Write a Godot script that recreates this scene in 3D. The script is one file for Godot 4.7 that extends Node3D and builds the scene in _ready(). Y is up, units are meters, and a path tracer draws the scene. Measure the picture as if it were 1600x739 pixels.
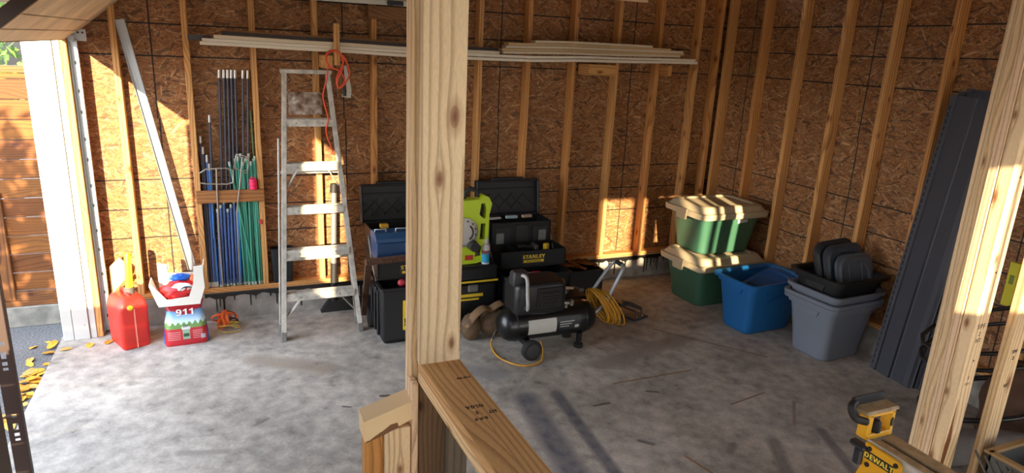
extends Node3D
# Unfinished timber-framed garage seen from inside, low sun through the door and a rear window.

const S := 0.4064          # stud spacing
const XL := -0.868         # inner face of the wall with the garage door
const XR := 4.159          # stud face of the wall opposite
var rng := RandomNumberGenerator.new()
var cache := {}
var counts := {}
var tex := {}

# ------------------------------------------------------------------ mesh builder
class MB:
	var st := SurfaceTool.new()
	var off := Vector3.ZERO
	var xf := Transform3D.IDENTITY
	var uo := Vector2.ZERO
	var n := 0
	func _init(o := Vector3.ZERO) -> void:
		off = o
		st.begin(Mesh.PRIMITIVE_TRIANGLES)
	func v(p: Vector3, uv: Vector2) -> void:
		st.set_uv(uv)
		st.add_vertex(xf * p - off)
	func tri(a: Vector3, b: Vector3, c: Vector3, g := -1, ua := Vector2.ZERO, ub := Vector2.ZERO, uc := Vector2.ZERO) -> void:
		st.set_smooth_group(g)
		v(a, ua); v(c, uc); v(b, ub)
		n += 1
	func auv(p: Vector3) -> Vector2:
		return Vector2(p.x + p.z, p.y) + uo
	func quad(a: Vector3, b: Vector3, c: Vector3, d: Vector3, g := -1) -> void:
		tri(a, b, c, g, auv(a), auv(b), auv(c))
		tri(a, c, d, g, auv(a), auv(c), auv(d))
	# polygon turned so that its normal follows the hint
	func face(pts: Array, uvs: Array, hint: Vector3) -> void:
		var nn: Vector3 = (pts[1] - pts[0]).cross(pts[2] - pts[0])
		var rev: bool = nn.dot(hint) < 0
		for k in range(1, pts.size() - 1):
			if rev:
				tri(pts[0], pts[k + 1], pts[k], -1, uvs[0], uvs[k + 1], uvs[k])
			else:
				tri(pts[0], pts[k], pts[k + 1], -1, uvs[0], uvs[k], uvs[k + 1])
	# box with chamfered edges; the grain (v) runs along its longest side
	func box(c: Vector3, s: Vector3, ch := 0.0, b := Basis.IDENTITY) -> void:
		var h := s * 0.5
		ch = minf(ch, minf(h.x, minf(h.y, h.z)) * 0.8)
		var L := 0
		if s.y >= s.x and s.y >= s.z:
			L = 1
		elif s.z > s.x:
			L = 2
		for a in 3:
			var u := (a + 1) % 3
			var w := (a + 2) % 3
			for sg in [-1.0, 1.0]:
				var pts := []
				for k in [[-1, -1], [1, -1], [1, 1], [-1, 1]]:
					var p := Vector3.ZERO
					p[a] = h[a] * sg
					p[u] = (h[u] - ch) * k[0]
					p[w] = (h[w] - ch) * k[1]
					pts.append(p)
				var nn := Vector3.ZERO
				nn[a] = sg
				_bf(pts, nn, a, L, c, b)
		if ch <= 0:
			return
		for a in 3:
			var u := (a + 1) % 3
			var w := (a + 2) % 3
			for su in [-1.0, 1.0]:
				for sw in [-1.0, 1.0]:
					var pts := []
					for k in [[0, -1], [0, 1], [1, 1], [1, -1]]:
						var p := Vector3.ZERO
						p[a] = (h[a] - ch) * k[1]
						p[u] = (h[u] - (ch if k[0] == 1 else 0.0)) * su
						p[w] = (h[w] - (0.0 if k[0] == 1 else ch)) * sw
						pts.append(p)
					var nn := Vector3.ZERO
					nn[u] = su
					nn[w] = sw
					_bf(pts, nn, u if u != L else w, L, c, b)
		for sx in [-1.0, 1.0]:
			for sy in [-1.0, 1.0]:
				for sz in [-1.0, 1.0]:
					var g := Vector3(sx, sy, sz)
					var i := h - Vector3.ONE * ch
					_bf([g * Vector3(h.x, i.y, i.z), g * Vector3(i.x, h.y, i.z), g * Vector3(i.x, i.y, h.z)], g, 0 if L != 0 else 1, L, c, b)
	func _bf(pts: Array, nn: Vector3, a: int, L: int, c: Vector3, b: Basis) -> void:
		var q := []
		var uvs := []
		for p in pts:
			if a == L:
				uvs.append(Vector2(p[(L + 1) % 3] / 0.3, p[(L + 2) % 3] / 0.3) + uo)
			else:
				uvs.append(Vector2((p[3 - a - L] + p[a] * 0.7) / 0.3, p[L] / 1.2) + uo)
			q.append(c + b * p)
		face(q, uvs, b * nn)
	# skin between rings of equal point counts (rings run counter-clockwise seen from their far end)
	func loft(rings: Array, cap0 := true, cap1 := true, closed := true, g := 1, sharp := false) -> void:
		var m: int = rings[0].size()
		for i in rings.size() - 1:
			var gg := g + (i if sharp else 0)
			for j in (m if closed else m - 1):
				var k := (j + 1) % m
				quad(rings[i][j], rings[i][k], rings[i + 1][k], rings[i + 1][j], gg)
		if cap0:
			_cap(rings[0], true)
		if cap1:
			_cap(rings[-1], false)
	func _cap(r, rev: bool) -> void:
		var c := Vector3.ZERO
		for p in r:
			c += p
		c /= r.size()
		for j in r.size():
			var k: int = (j + 1) % r.size()
			if rev:
				tri(c, r[k], r[j], -1, auv(c), auv(r[k]), auv(r[j]))
			else:
				tri(c, r[j], r[k], -1, auv(c), auv(r[j]), auv(r[k]))
	func tube(pts: Array, r, seg := 8, closed := false, flat := 1.0) -> void:
		var rings := []
		var prev := Vector3.ZERO
		var cnt := pts.size()
		for i in cnt:
			var t: Vector3
			if closed:
				t = (pts[(i + 1) % cnt] - pts[(i - 1 + cnt) % cnt]).normalized()
			elif i == 0:
				t = (pts[1] - pts[0]).normalized()
			elif i == cnt - 1:
				t = (pts[i] - pts[i - 1]).normalized()
			else:
				t = ((pts[i + 1] - pts[i]).normalized() + (pts[i] - pts[i - 1]).normalized()).normalized()
			if prev == Vector3.ZERO:
				prev = t.cross(Vector3(0.31, 0.9, 0.29)).normalized()
			var nn := (prev - t * prev.dot(t)).normalized()
			prev = nn
			var bb := t.cross(nn)
			var rr: float = r[i] if r is Array else r
			var ring := PackedVector3Array()
			for j in seg:
				var th := TAU * j / seg
				ring.append(pts[i] + nn * cos(th) * rr + bb * sin(th) * rr * flat)
			rings.append(ring)
		if closed:
			rings.append(rings[0])
		loft(rings, not closed, not closed)
	func cyl(a: Vector3, b: Vector3, r0: float, r1 := -1.0, seg := 16) -> void:
		tube([a, b], [r0, r0 if r1 < 0 else r1], seg)
	# profile of (radius, height) turned about an axis
	func lathe(prof: Array, t := Transform3D.IDENTITY, seg := 20, sharp := true) -> void:
		var rings := []
		for p in prof:
			var ring := PackedVector3Array()
			for j in seg:
				var th := TAU * j / seg
				ring.append(t * Vector3(cos(th) * p[0], p[1], -sin(th) * p[0]))
			rings.append(ring)
		loft(rings, true, true, true, 1, sharp)
	# polygon in x, y pushed out along z by d to either side of zero
	func prism(poly: Array, d: float, t := Transform3D.IDENTITY, g := -1) -> void:
		var pp := PackedVector2Array(poly)
		var area := 0.0
		for j in pp.size():
			area += pp[j].cross(pp[(j + 1) % pp.size()])
		if area < 0:
			pp.reverse()
		var ids := Geometry2D.triangulate_polygon(pp)
		for k in range(0, ids.size(), 3):
			var a := pp[ids[k]]
			var b := pp[ids[k + 1]]
			var c := pp[ids[k + 2]]
			if (b - a).cross(c - a) < 0:
				var e := b
				b = c
				c = e
			var f := func(q: Vector2, z: float) -> Vector3: return t * Vector3(q.x, q.y, z)
			tri(f.call(a, d), f.call(b, d), f.call(c, d), -1, a, b, c)
			tri(f.call(a, -d), f.call(c, -d), f.call(b, -d), -1, a, c, b)
		for j in pp.size():
			var a := pp[j]
			var b := pp[(j + 1) % pp.size()]
			quad(t * Vector3(a.x, a.y, -d), t * Vector3(b.x, b.y, -d), t * Vector3(b.x, b.y, d), t * Vector3(a.x, a.y, d), g)
	# an open-topped box with thickness
	func tray(lo: Vector3, hi: Vector3, w: float) -> void:
		var c := (lo + hi) * 0.5
		var s := hi - lo
		box(Vector3(c.x, lo.y + w / 2, c.z), Vector3(s.x, w, s.z), 0.003)
		box(Vector3(lo.x + w / 2, c.y, c.z), Vector3(w, s.y, s.z), 0.003)
		box(Vector3(hi.x - w / 2, c.y, c.z), Vector3(w, s.y, s.z), 0.003)
		box(Vector3(c.x, c.y, lo.z + w / 2), Vector3(s.x, s.y, w), 0.003)
		box(Vector3(c.x, c.y, hi.z - w / 2), Vector3(s.x, s.y, w), 0.003)
	func blob(c: Vector3, r: Vector3, amp := 0.1, seed_ := 1, seg := 20, b := Basis.IDENTITY) -> void:
		var nz := FastNoiseLite.new()
		nz.seed = seed_
		nz.frequency = 1.3
		var rings := []
		for i in range(0, 13):
			var ph := -PI / 2 + PI * clampf(i / 12.0, 0.015, 0.985)
			var ring := PackedVector3Array()
			for j in seg:
				var th := TAU * j / seg
				var d := Vector3(cos(th) * cos(ph), sin(ph), -sin(th) * cos(ph))
				ring.append(c + b * (d * r * (1.0 + amp * nz.get_noise_3dv(d * 1.6))))
			rings.append(ring)
		loft(rings)
	func mesh() -> ArrayMesh:
		st.generate_normals()
		return st.commit()

static func rrect(hx: float, hz: float, r: float, y: float, c := Vector3.ZERO, k := 5) -> PackedVector3Array:
	var out := PackedVector3Array()
	r = minf(r, minf(hx, hz))
	for q in 4:
		var cx: float = (hx - r) * [1, -1, -1, 1][q]
		var cz: float = (hz - r) * [-1, -1, 1, 1][q]
		for i in k + 1:
			var th: float = PI / 2 * (q + float(i) / k)
			out.append(c + Vector3(cx + cos(th) * r, y, cz - sin(th) * r))
	return out

# ------------------------------------------------------------------ naming and adding
func named(parent: Node, called: String) -> String:
	var key := str(parent.get_instance_id()) + called
	var k: int = counts.get(key, 0)
	counts[key] = k + 1
	return called if k == 0 else "%s_%03d" % [called, k]

func put(parent: Node, called: String, mesh: Mesh, m: Material) -> MeshInstance3D:
	var o := MeshInstance3D.new()
	o.name = named(parent, called)
	o.mesh = mesh
	o.material_override = m
	o.cast_shadow = GeometryInstance3D.SHADOW_CASTING_SETTING_ON
	parent.add_child(o, true)
	return o

func part(parent: Node, called: String, mb: MB, m: Material) -> MeshInstance3D:
	return put(parent, called, mb.mesh(), m)

func tag(o: Node, label: String, category: String, group := "") -> Node:
	o.set_meta("label", label)
	o.set_meta("category", category)
	if group != "":
		o.set_meta("group", group)
	return o

func thing(called: String, label: String, category: String, at := Vector3.ZERO, turn := 0.0, group := "") -> Node3D:
	var o := Node3D.new()
	o.name = named(self, called)
	o.position = at
	o.rotation.y = turn
	add_child(o, true)
	tag(o, label, category, group)
	return o

func struct(called: String, label := "") -> Node3D:
	var o := Node3D.new()
	o.name = named(self, called)
	add_child(o, true)
	o.set_meta("kind", "structure")
	if label != "":
		o.set_meta("label", label)
	return o

func dup(o: Node3D, called: String, at: Vector3, turn := 0.0, label := "") -> Node3D:
	var c: Node3D = o.duplicate()
	c.name = named(self, called)
	add_child(c, true)
	c.position = at
	c.rotation.y = turn
	if label != "":
		c.set_meta("label", label)
	return c

func one_box(parent: Node, called: String, c: Vector3, s: Vector3, m: Material, ch := 0.002, b := Basis.IDENTITY) -> MeshInstance3D:
	var mb := MB.new(parent.position if parent != self and parent is Node3D else Vector3.ZERO)
	mb.uo = Vector2(rng.randf(), rng.randf())
	mb.box(c, s, ch, b)
	return part(parent, called, mb, m)

func lettering(parent: Node, s: String, m: Material, cap: float, t: Transform3D, weight := 700, wide := 1.0) -> MeshInstance3D:
	var tm := TextMesh.new()
	var f := SystemFont.new()
	f.font_names = PackedStringArray(["Droid Sans"])
	f.font_weight = weight
	tm.font = f
	tm.text = s
	tm.font_size = 40
	tm.pixel_size = cap / (40.0 * 0.72)
	tm.depth = 0.001
	var o := put(parent, "lettering", tm, m)
	o.transform = t * Transform3D(Basis.from_scale(Vector3(wide, 1, 1)), Vector3.ZERO)
	return o

# ------------------------------------------------------------------ materials
func M(c: Color, rough := 0.6, metal := 0.0, t := "") -> StandardMaterial3D:
	var key := [c, rough, metal, t]
	if cache.has(key):
		return cache[key]
	var m := StandardMaterial3D.new()
	m.albedo_color = c
	m.roughness = rough
	m.metallic = metal
	if t != "":
		m.albedo_texture = tex[t]
	cache[key] = m
	return m

func plastic(c: Color, rough := 0.45) -> StandardMaterial3D:
	var m := M(c, rough)
	return m

func hex(s: String) -> Color:
	return Color.html(s)

func img_tex(w: int, h: int, data: PackedByteArray) -> ImageTexture:
	var im := Image.create_from_data(w, h, false, Image.FORMAT_RGB8, data)
	im.generate_mipmaps()
	return ImageTexture.create_from_image(im)

func noise_bytes(w: int, h: int, freq: float, sd: int, oct := 3, type := FastNoiseLite.TYPE_SIMPLEX_SMOOTH) -> PackedByteArray:
	var nz := FastNoiseLite.new()
	nz.noise_type = type
	nz.seed = sd
	nz.frequency = freq
	nz.fractal_octaves = oct
	return nz.get_image(w, h, false, false, false).get_data()

func make_osb() -> void:
	var w := 1400
	var h := 700
	var d := PackedByteArray()
	d.resize(w * h * 3)
	for i in w * h:
		d[i * 3] = 176
		d[i * 3 + 1] = 120
		d[i * 3 + 2] = 66
	var pal := [[210, 154, 98], [200, 142, 86], [218, 166, 112], [190, 130, 76], [206, 148, 92], [182, 120, 66], [222, 174, 122], [196, 136, 82]]
	for k in 8200:
		var cx := rng.randf() * w
		var cy := rng.randf() * h
		var a := rng.randfn(0.0, 0.55)
		if rng.randf() < 0.12:
			a = rng.randf() * PI
		var ln := rng.randf_range(20, 62)
		var wd := rng.randf_range(3, 10.5)
		var ca := cos(a)
		var sa := sin(a)
		var col: Array = pal[rng.randi() % pal.size()]
		var f := rng.randf_range(0.86, 1.03)
		if rng.randf() < 0.10:
			f *= 0.68
		var bow := rng.randf_range(-5, 5)
		var s := -wd * 0.5
		while s <= wd * 0.5:
			var g := f * rng.randf_range(0.93, 1.04)
			if absf(s) > wd * 0.5 - 1.0:
				g *= 0.74
			var r0 := int(minf(col[0] * g, 255))
			var g0 := int(minf(col[1] * g, 255))
			var b0 := int(minf(col[2] * g, 255))
			var t := -ln * 0.5 + rng.randf() * 6
			var t1 := ln * 0.5 - rng.randf() * 6
			while t < t1:
				var ss := s + bow * (t / ln) * (t / ln) * 2.0
				var px := posmod(int(cx + t * ca - ss * sa), w)
				var py := posmod(int(cy + t * sa + ss * ca), h)
				var i := (py * w + px) * 3
				d[i] = r0
				d[i + 1] = g0
				d[i + 2] = b0
				t += 0.85
			s += 0.8
	# dark slivers and gaps between strands
	for k in 6500:
		var cx := rng.randf() * w
		var cy := rng.randf() * h
		var a := rng.randfn(0.0, 0.7)
		var ln := rng.randf_range(4, 16)
		var t := 0.0
		while t < ln:
			var px := posmod(int(cx + t * cos(a)), w)
			var py := posmod(int(cy + t * sin(a) + sin(t * 0.2) * 2), h)
			var i := (py * w + px) * 3
			d[i] = 98
			d[i + 1] = 54
			d[i + 2] = 24
			t += 0.8
	# printed nailing lines
	for q in [1.0 / 3, 0.5, 2.0 / 3]:
		for x in w:
			for t in 5:
				var i: int = ((int(q * h) + t) * w + x) * 3
				var f := 0.20
				d[i] = int(d[i] * f)
				d[i + 1] = int(d[i + 1] * f)
				d[i + 2] = int(d[i + 2] * f)
	for q in [0.25, 0.75]:
		for y in h:
			for t in 5:
				var i: int = (y * w + int(q * w) + t) * 3
				d[i] = int(d[i] * 0.22)
				d[i + 1] = int(d[i + 1] * 0.22)
				d[i + 2] = int(d[i + 2] * 0.22)
	tex["osb"] = img_tex(w, h, d)

func make_pine(key: String, knots: int, sd: int, contrast: float, base := Color8(232, 194, 142), rings := 15.0, big := 1.0) -> void:
	var w := 192
	var h := 768
	var h6 := h / 6
	var nb := noise_bytes(w, h6 * 2, 0.006, sd, 2)
	var fine := noise_bytes(w, 96, 0.35, sd + 5, 2)
	var d := PackedByteArray()
	d.resize(w * h * 3)
	var kn := []
	for k in knots:
		kn.append([rng.randf_range(0.2, 0.8) * w, (k + rng.randf_range(0.1, 0.9)) / knots * h, rng.randf_range(4.0, 8.5) * big])
	for y in h:
		for x in w:
			var u := float(x) / w
			var du := 0.0
			var kd := 0.0
			for q in kn:
				var ex: float = x - q[0]
				var ey: float = (fposmod(y - q[1] + h * 0.5, h) - h * 0.5) * 0.45
				var dist := sqrt(ex * ex + ey * ey)
				var rr: float = q[2]
				du += signf(ex) * 9.0 * exp(-dist * dist / (rr * rr * 10.0))
				if dist < rr:
					kd = maxf(kd, 1.0 - dist / rr * 0.5)
				elif dist < rr * 2.2:
					kd = maxf(kd, 0.3 * (1.0 - (dist - rr) / (rr * 1.2)))
			var mixt := smoothstep(0.7, 1.0, float(y) / h)
			var warp := (lerpf(nb[(y / 6 + h6) * w + x], nb[(y / 6) * w + x], mixt) - 128) / 128.0
			var c := absf(u - 0.5 + warp * 0.14 - du / w)
			var ring := fposmod(pow(c, 1.25) * rings + warp * 0.8, 1.0)
			var late := smoothstep(0.45, 0.95, ring) * (1.0 - smoothstep(0.95, 1.0, ring))
			var f := 1.0 - contrast * late - 0.10 * (fine[(y / 8) * w + x] / 255.0)
			f += warp * 0.05
			var r := base.r8 * f
			var g := base.g8 * (f - contrast * late * 0.22)
			var b := base.b8 * (f - contrast * late * 0.45)
			if kd > 0:
				var m := minf(kd * 0.85, 0.8)
				r = lerpf(r, 104, m)
				g = lerpf(g, 58, m)
				b = lerpf(b, 30, m)
			var i := (y * w + x) * 3
			d[i] = int(clampf(r, 0, 255))
			d[i + 1] = int(clampf(g, 0, 255))
			d[i + 2] = int(clampf(b, 0, 255))
	tex[key] = img_tex(w, h, d)

# the slab: x from -1.08 to 4.32, z from 0 to 5.4, with its stains
func make_slab() -> void:
	var w := 1080
	var a1 := noise_bytes(w, w, 0.006, 11, 5)
	var a2 := noise_bytes(w, w, 0.045, 12, 4)
	var a3 := noise_bytes(w, w, 0.25, 13, 2)
	var a4 := noise_bytes(w, w, 0.018, 14, 4)
	var d := PackedByteArray()
	d.resize(w * w * 3)
	for i in w * w:
		var s := 0.80 + (a1[i] - 128) / 128.0 * 0.16 + (a2[i] - 128) / 128.0 * 0.13 + (a3[i] - 128) / 128.0 * 0.06
		if a4[i] > 166:
			s -= (a4[i] - 166) / 128.0 * 0.35
		if a2[i] < 62:
			s -= (62 - a2[i]) / 128.0 * 0.5
		d[i * 3] = int(clampf(208 * s, 0, 255))
		d[i * 3 + 1] = int(clampf(196 * s, 0, 255))
		d[i * 3 + 2] = int(clampf(180 * s, 0, 255))
	var im := Image.create_from_data(w, w, false, Image.FORMAT_RGB8, d)
	# grey scuffed tracks, rusty wire marks and small dark scabs: [x, z, x, z, width, colour, strength]
	for q in STAINS:
		var p0 := Vector2((q[0] + 1.08) * 200, q[1] * 200)
		var p1 := Vector2((q[2] + 1.08) * 200, q[3] * 200)
		var r: float = q[4] * 200
		var col: Color = q[5]
		var lo := p0.min(p1) - Vector2.ONE * (r + 2)
		var hi := p0.max(p1) + Vector2.ONE * (r + 2)
		for y in range(maxi(int(lo.y), 0), mini(int(hi.y), w - 1)):
			for x in range(maxi(int(lo.x), 0), mini(int(hi.x), w - 1)):
				var p := Vector2(x, y)
				var e := Geometry2D.get_closest_point_to_segment(p, p0, p1)
				var t := 1.0 - p.distance_to(e) / maxf(r, 0.6)
				if t > 0:
					var k: float = q[6] * minf(t * 1.6, 1.0) * (0.35 + a2[y * w + x] / 200.0)
					im.set_pixel(x, y, im.get_pixel(x, y).lerp(col, clampf(k, 0, 0.95)))
	im.generate_mipmaps()
	tex["slab"] = ImageTexture.create_from_image(im)

const STAINS := [
	[1.55, 1.75, 1.42, 3.1, 0.10, Color(0.25, 0.25, 0.29), 0.55],
	[1.75, 1.75, 1.62, 3.1, 0.05, Color(0.22, 0.22, 0.26), 0.55],
	[0.7, 1.75, 1.3, 1.85, 0.07, Color(0.3, 0.3, 0.34), 0.5],
	[2.1, 2.55, 2.25, 3.2, 0.008, Color(0.5, 0.3, 0.12), 0.8],
	[2.15, 1.75, 2.75, 1.75, 0.007, Color(0.45, 0.25, 0.12), 0.75],
	[2.7, 2.2, 3.0, 2.15, 0.008, Color(0.4, 0.27, 0.18), 0.7],
	[2.9, 1.1, 3.4, 1.75, 0.010, Color(0.38, 0.28, 0.2), 0.6],
	[0.05, 1.55, 0.12, 1.5, 0.016, Color(0.2, 0.18, 0.16), 0.3],
	[-0.3, 1.7, -0.1, 1.75, 0.03, Color(0.35, 0.33, 0.3), 0.3],
	[0.0, 2.1, 0.3, 2.1, 0.04, Color(0.32, 0.31, 0.3), 0.3],
	[-0.5, 1.9, -0.35, 2.2, 0.03, Color(0.35, 0.33, 0.3), 0.5],
	[0.75, 1.45, 0.79, 1.46, 0.016, Color(0.25, 0.2, 0.16), 0.85],
	[0.52, 1.5, 0.56, 1.52, 0.01, Color(0.25, 0.22, 0.2), 0.7],
	[0.1, 0.75, 0.5, 1.0, 0.10, Color(0.5, 0.42, 0.34), 0.4],
	[2.35, 2.6, 2.42, 2.55, 0.03, Color(0.25, 0.23, 0.22), 0.3],
	[1.95, 2.35, 2.0, 2.4, 0.02, Color(0.25, 0.23, 0.22), 0.6],
	[2.5, 2.85, 2.65, 2.6, 0.05, Color(0.3, 0.28, 0.28), 0.45],
	[2.9, 2.5, 3.1, 2.3, 0.012, Color(0.35, 0.2, 0.12), 0.3],
	[3.0, 2.6, 2.85, 2.95, 0.04, Color(0.3, 0.29, 0.3), 0.5],
	[1.0, 1.1, 1.5, 1.4, 0.12, Color(0.45, 0.45, 0.48), 0.4],
	[2.2, 1.5, 3.0, 1.3, 0.10, Color(0.42, 0.36, 0.32), 0.35],
	[1.9, 1.95, 2.0, 1.95, 0.015, Color(0.2, 0.19, 0.18), 0.6],
	[2.3, 1.9, 2.36, 1.93, 0.014, Color(0.22, 0.2, 0.19), 0.6],
	[2.05, 1.5, 2.3, 1.62, 0.006, Color(0.75, 0.73, 0.7), 0.7],
]

func make_bag() -> void:
	var w := 256
	var im := Image.create(w, w, false, Image.FORMAT_RGB8)
	im.fill(hex("b8242e"))
	im.fill_rect(Rect2i(0, 0, w, 60), hex("a92430"))
	for y in range(50, 130):
		var c := hex("5f93c8").lerp(hex("cfe3f0"), clampf((y - 50) / 60.0, 0, 1))
		im.fill_rect(Rect2i(0, y, w, 1), c)
	for x in w:
		var g := int(116 + 8 * sin(x * 0.2) + rng.randf() * 8)
		for y in range(g, 150):
			im.set_pixel(x, y, hex("4f7a3a").lerp(hex("86a857"), rng.randf()))
	for y in 50:
		im.fill_rect(Rect2i(128 - 86 + y, 22 + y, 172 - 2 * y, 1), hex("b8242e"))
	im.fill_rect(Rect2i(104, 138, 48, 18), hex("d7d4cf"))
	im.fill_rect(Rect2i(108, 156, 40, 60), hex("8aa98c"))
	im.fill_rect(Rect2i(112, 180, 32, 20), hex("2f4a35"))
	for y in range(168, 222, 11):
		im.fill_rect(Rect2i(24, y, 72, 3), hex("d9a9a6"))
		im.fill_rect(Rect2i(164, y, 56, 3), hex("d9a9a6"))
	im.fill_rect(Rect2i(208, 196, 26, 26), hex("b7bcc4"))
	im.fill_rect(Rect2i(0, 60, 10, 196), hex("2b4fa5"))
	im.fill_rect(Rect2i(244, 60, 12, 196), hex("2b4fa5"))
	im.generate_mipmaps()
	tex["bag"] = ImageTexture.create_from_image(im)

func soft_noise(key: String, sd: int, freq: float, lo: Color, hi: Color) -> void:
	var w := 256
	var nz := FastNoiseLite.new()
	nz.seed = sd
	nz.frequency = freq
	nz.fractal_octaves = 5
	var b := nz.get_seamless_image(w, w).get_data()
	var d := PackedByteArray()
	d.resize(w * w * 3)
	for i in w * w:
		var c := lo.lerp(hi, b[i] / 255.0)
		d[i * 3] = int(c.r * 255)
		d[i * 3 + 1] = int(c.g * 255)
		d[i * 3 + 2] = int(c.b * 255)
	tex[key] = img_tex(w, w, d)

func tri_mat(c: Color, rough: float, metal: float, t: String, scale_: float) -> StandardMaterial3D:
	var key := [c, rough, metal, t, scale_]
	if cache.has(key):
		return cache[key]
	var m := StandardMaterial3D.new()
	m.albedo_color = c
	m.roughness = rough
	m.metallic = metal
	m.albedo_texture = tex[t]
	m.uv1_triplanar = true
	m.uv1_scale = Vector3.ONE * scale_
	cache[key] = m
	return m

var stud_m: Array
var new_m: Array
var osb_m: StandardMaterial3D
var blk: StandardMaterial3D
var galv: StandardMaterial3D
var alu: StandardMaterial3D

# ------------------------------------------------------------------ the building
func osb_sheet(parent: Node3D, o: Vector3, ud: Vector3, ul: float, vl: float, nrm: Vector3, u0 := 0.0, v0 := 0.0) -> void:
	var mb := MB.new()
	var fu := rng.randf() < 0.5
	var fv := rng.randf() < 0.5
	var g := 0.0012
	var c := []
	var uvs := []
	for k in [[0, 0], [1, 0], [1, 1], [0, 1]]:
		c.append(o + ud * (g + (ul - 2 * g) * k[0]) + Vector3.UP * (g + (vl - 2 * g) * k[1]))
		var u: float = u0 + ul * k[0] / 2.4384
		var v: float = v0 + vl * k[1] / 1.2192
		uvs.append(Vector2(1 - u if fu else u, v if fv else 1 - v))
	var back := []
	for p in c:
		back.append(p - nrm * 0.011)
	mb.face(c, uvs, nrm)
	mb.face(back, uvs, -nrm)
	var mid: Vector3 = (c[0] + c[2]) * 0.5
	for k in 4:
		var l := (k + 1) % 4
		mb.face([c[k], c[l], back[l], back[k]], [uvs[k], uvs[l], uvs[l], uvs[k]], (c[k] + c[l]) * 0.5 - mid)
	part(parent, "sheathing_panel", mb, osb_m)

func lum(parent: Node3D, called: String, c: Vector3, s: Vector3, m: Material, b := Basis.IDENTITY, ch := 0.003) -> MeshInstance3D:
	return one_box(parent, called, c, s, m, ch, b)

func pick(a: Array) -> Material:
	return a[rng.randi() % a.size()]

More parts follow.
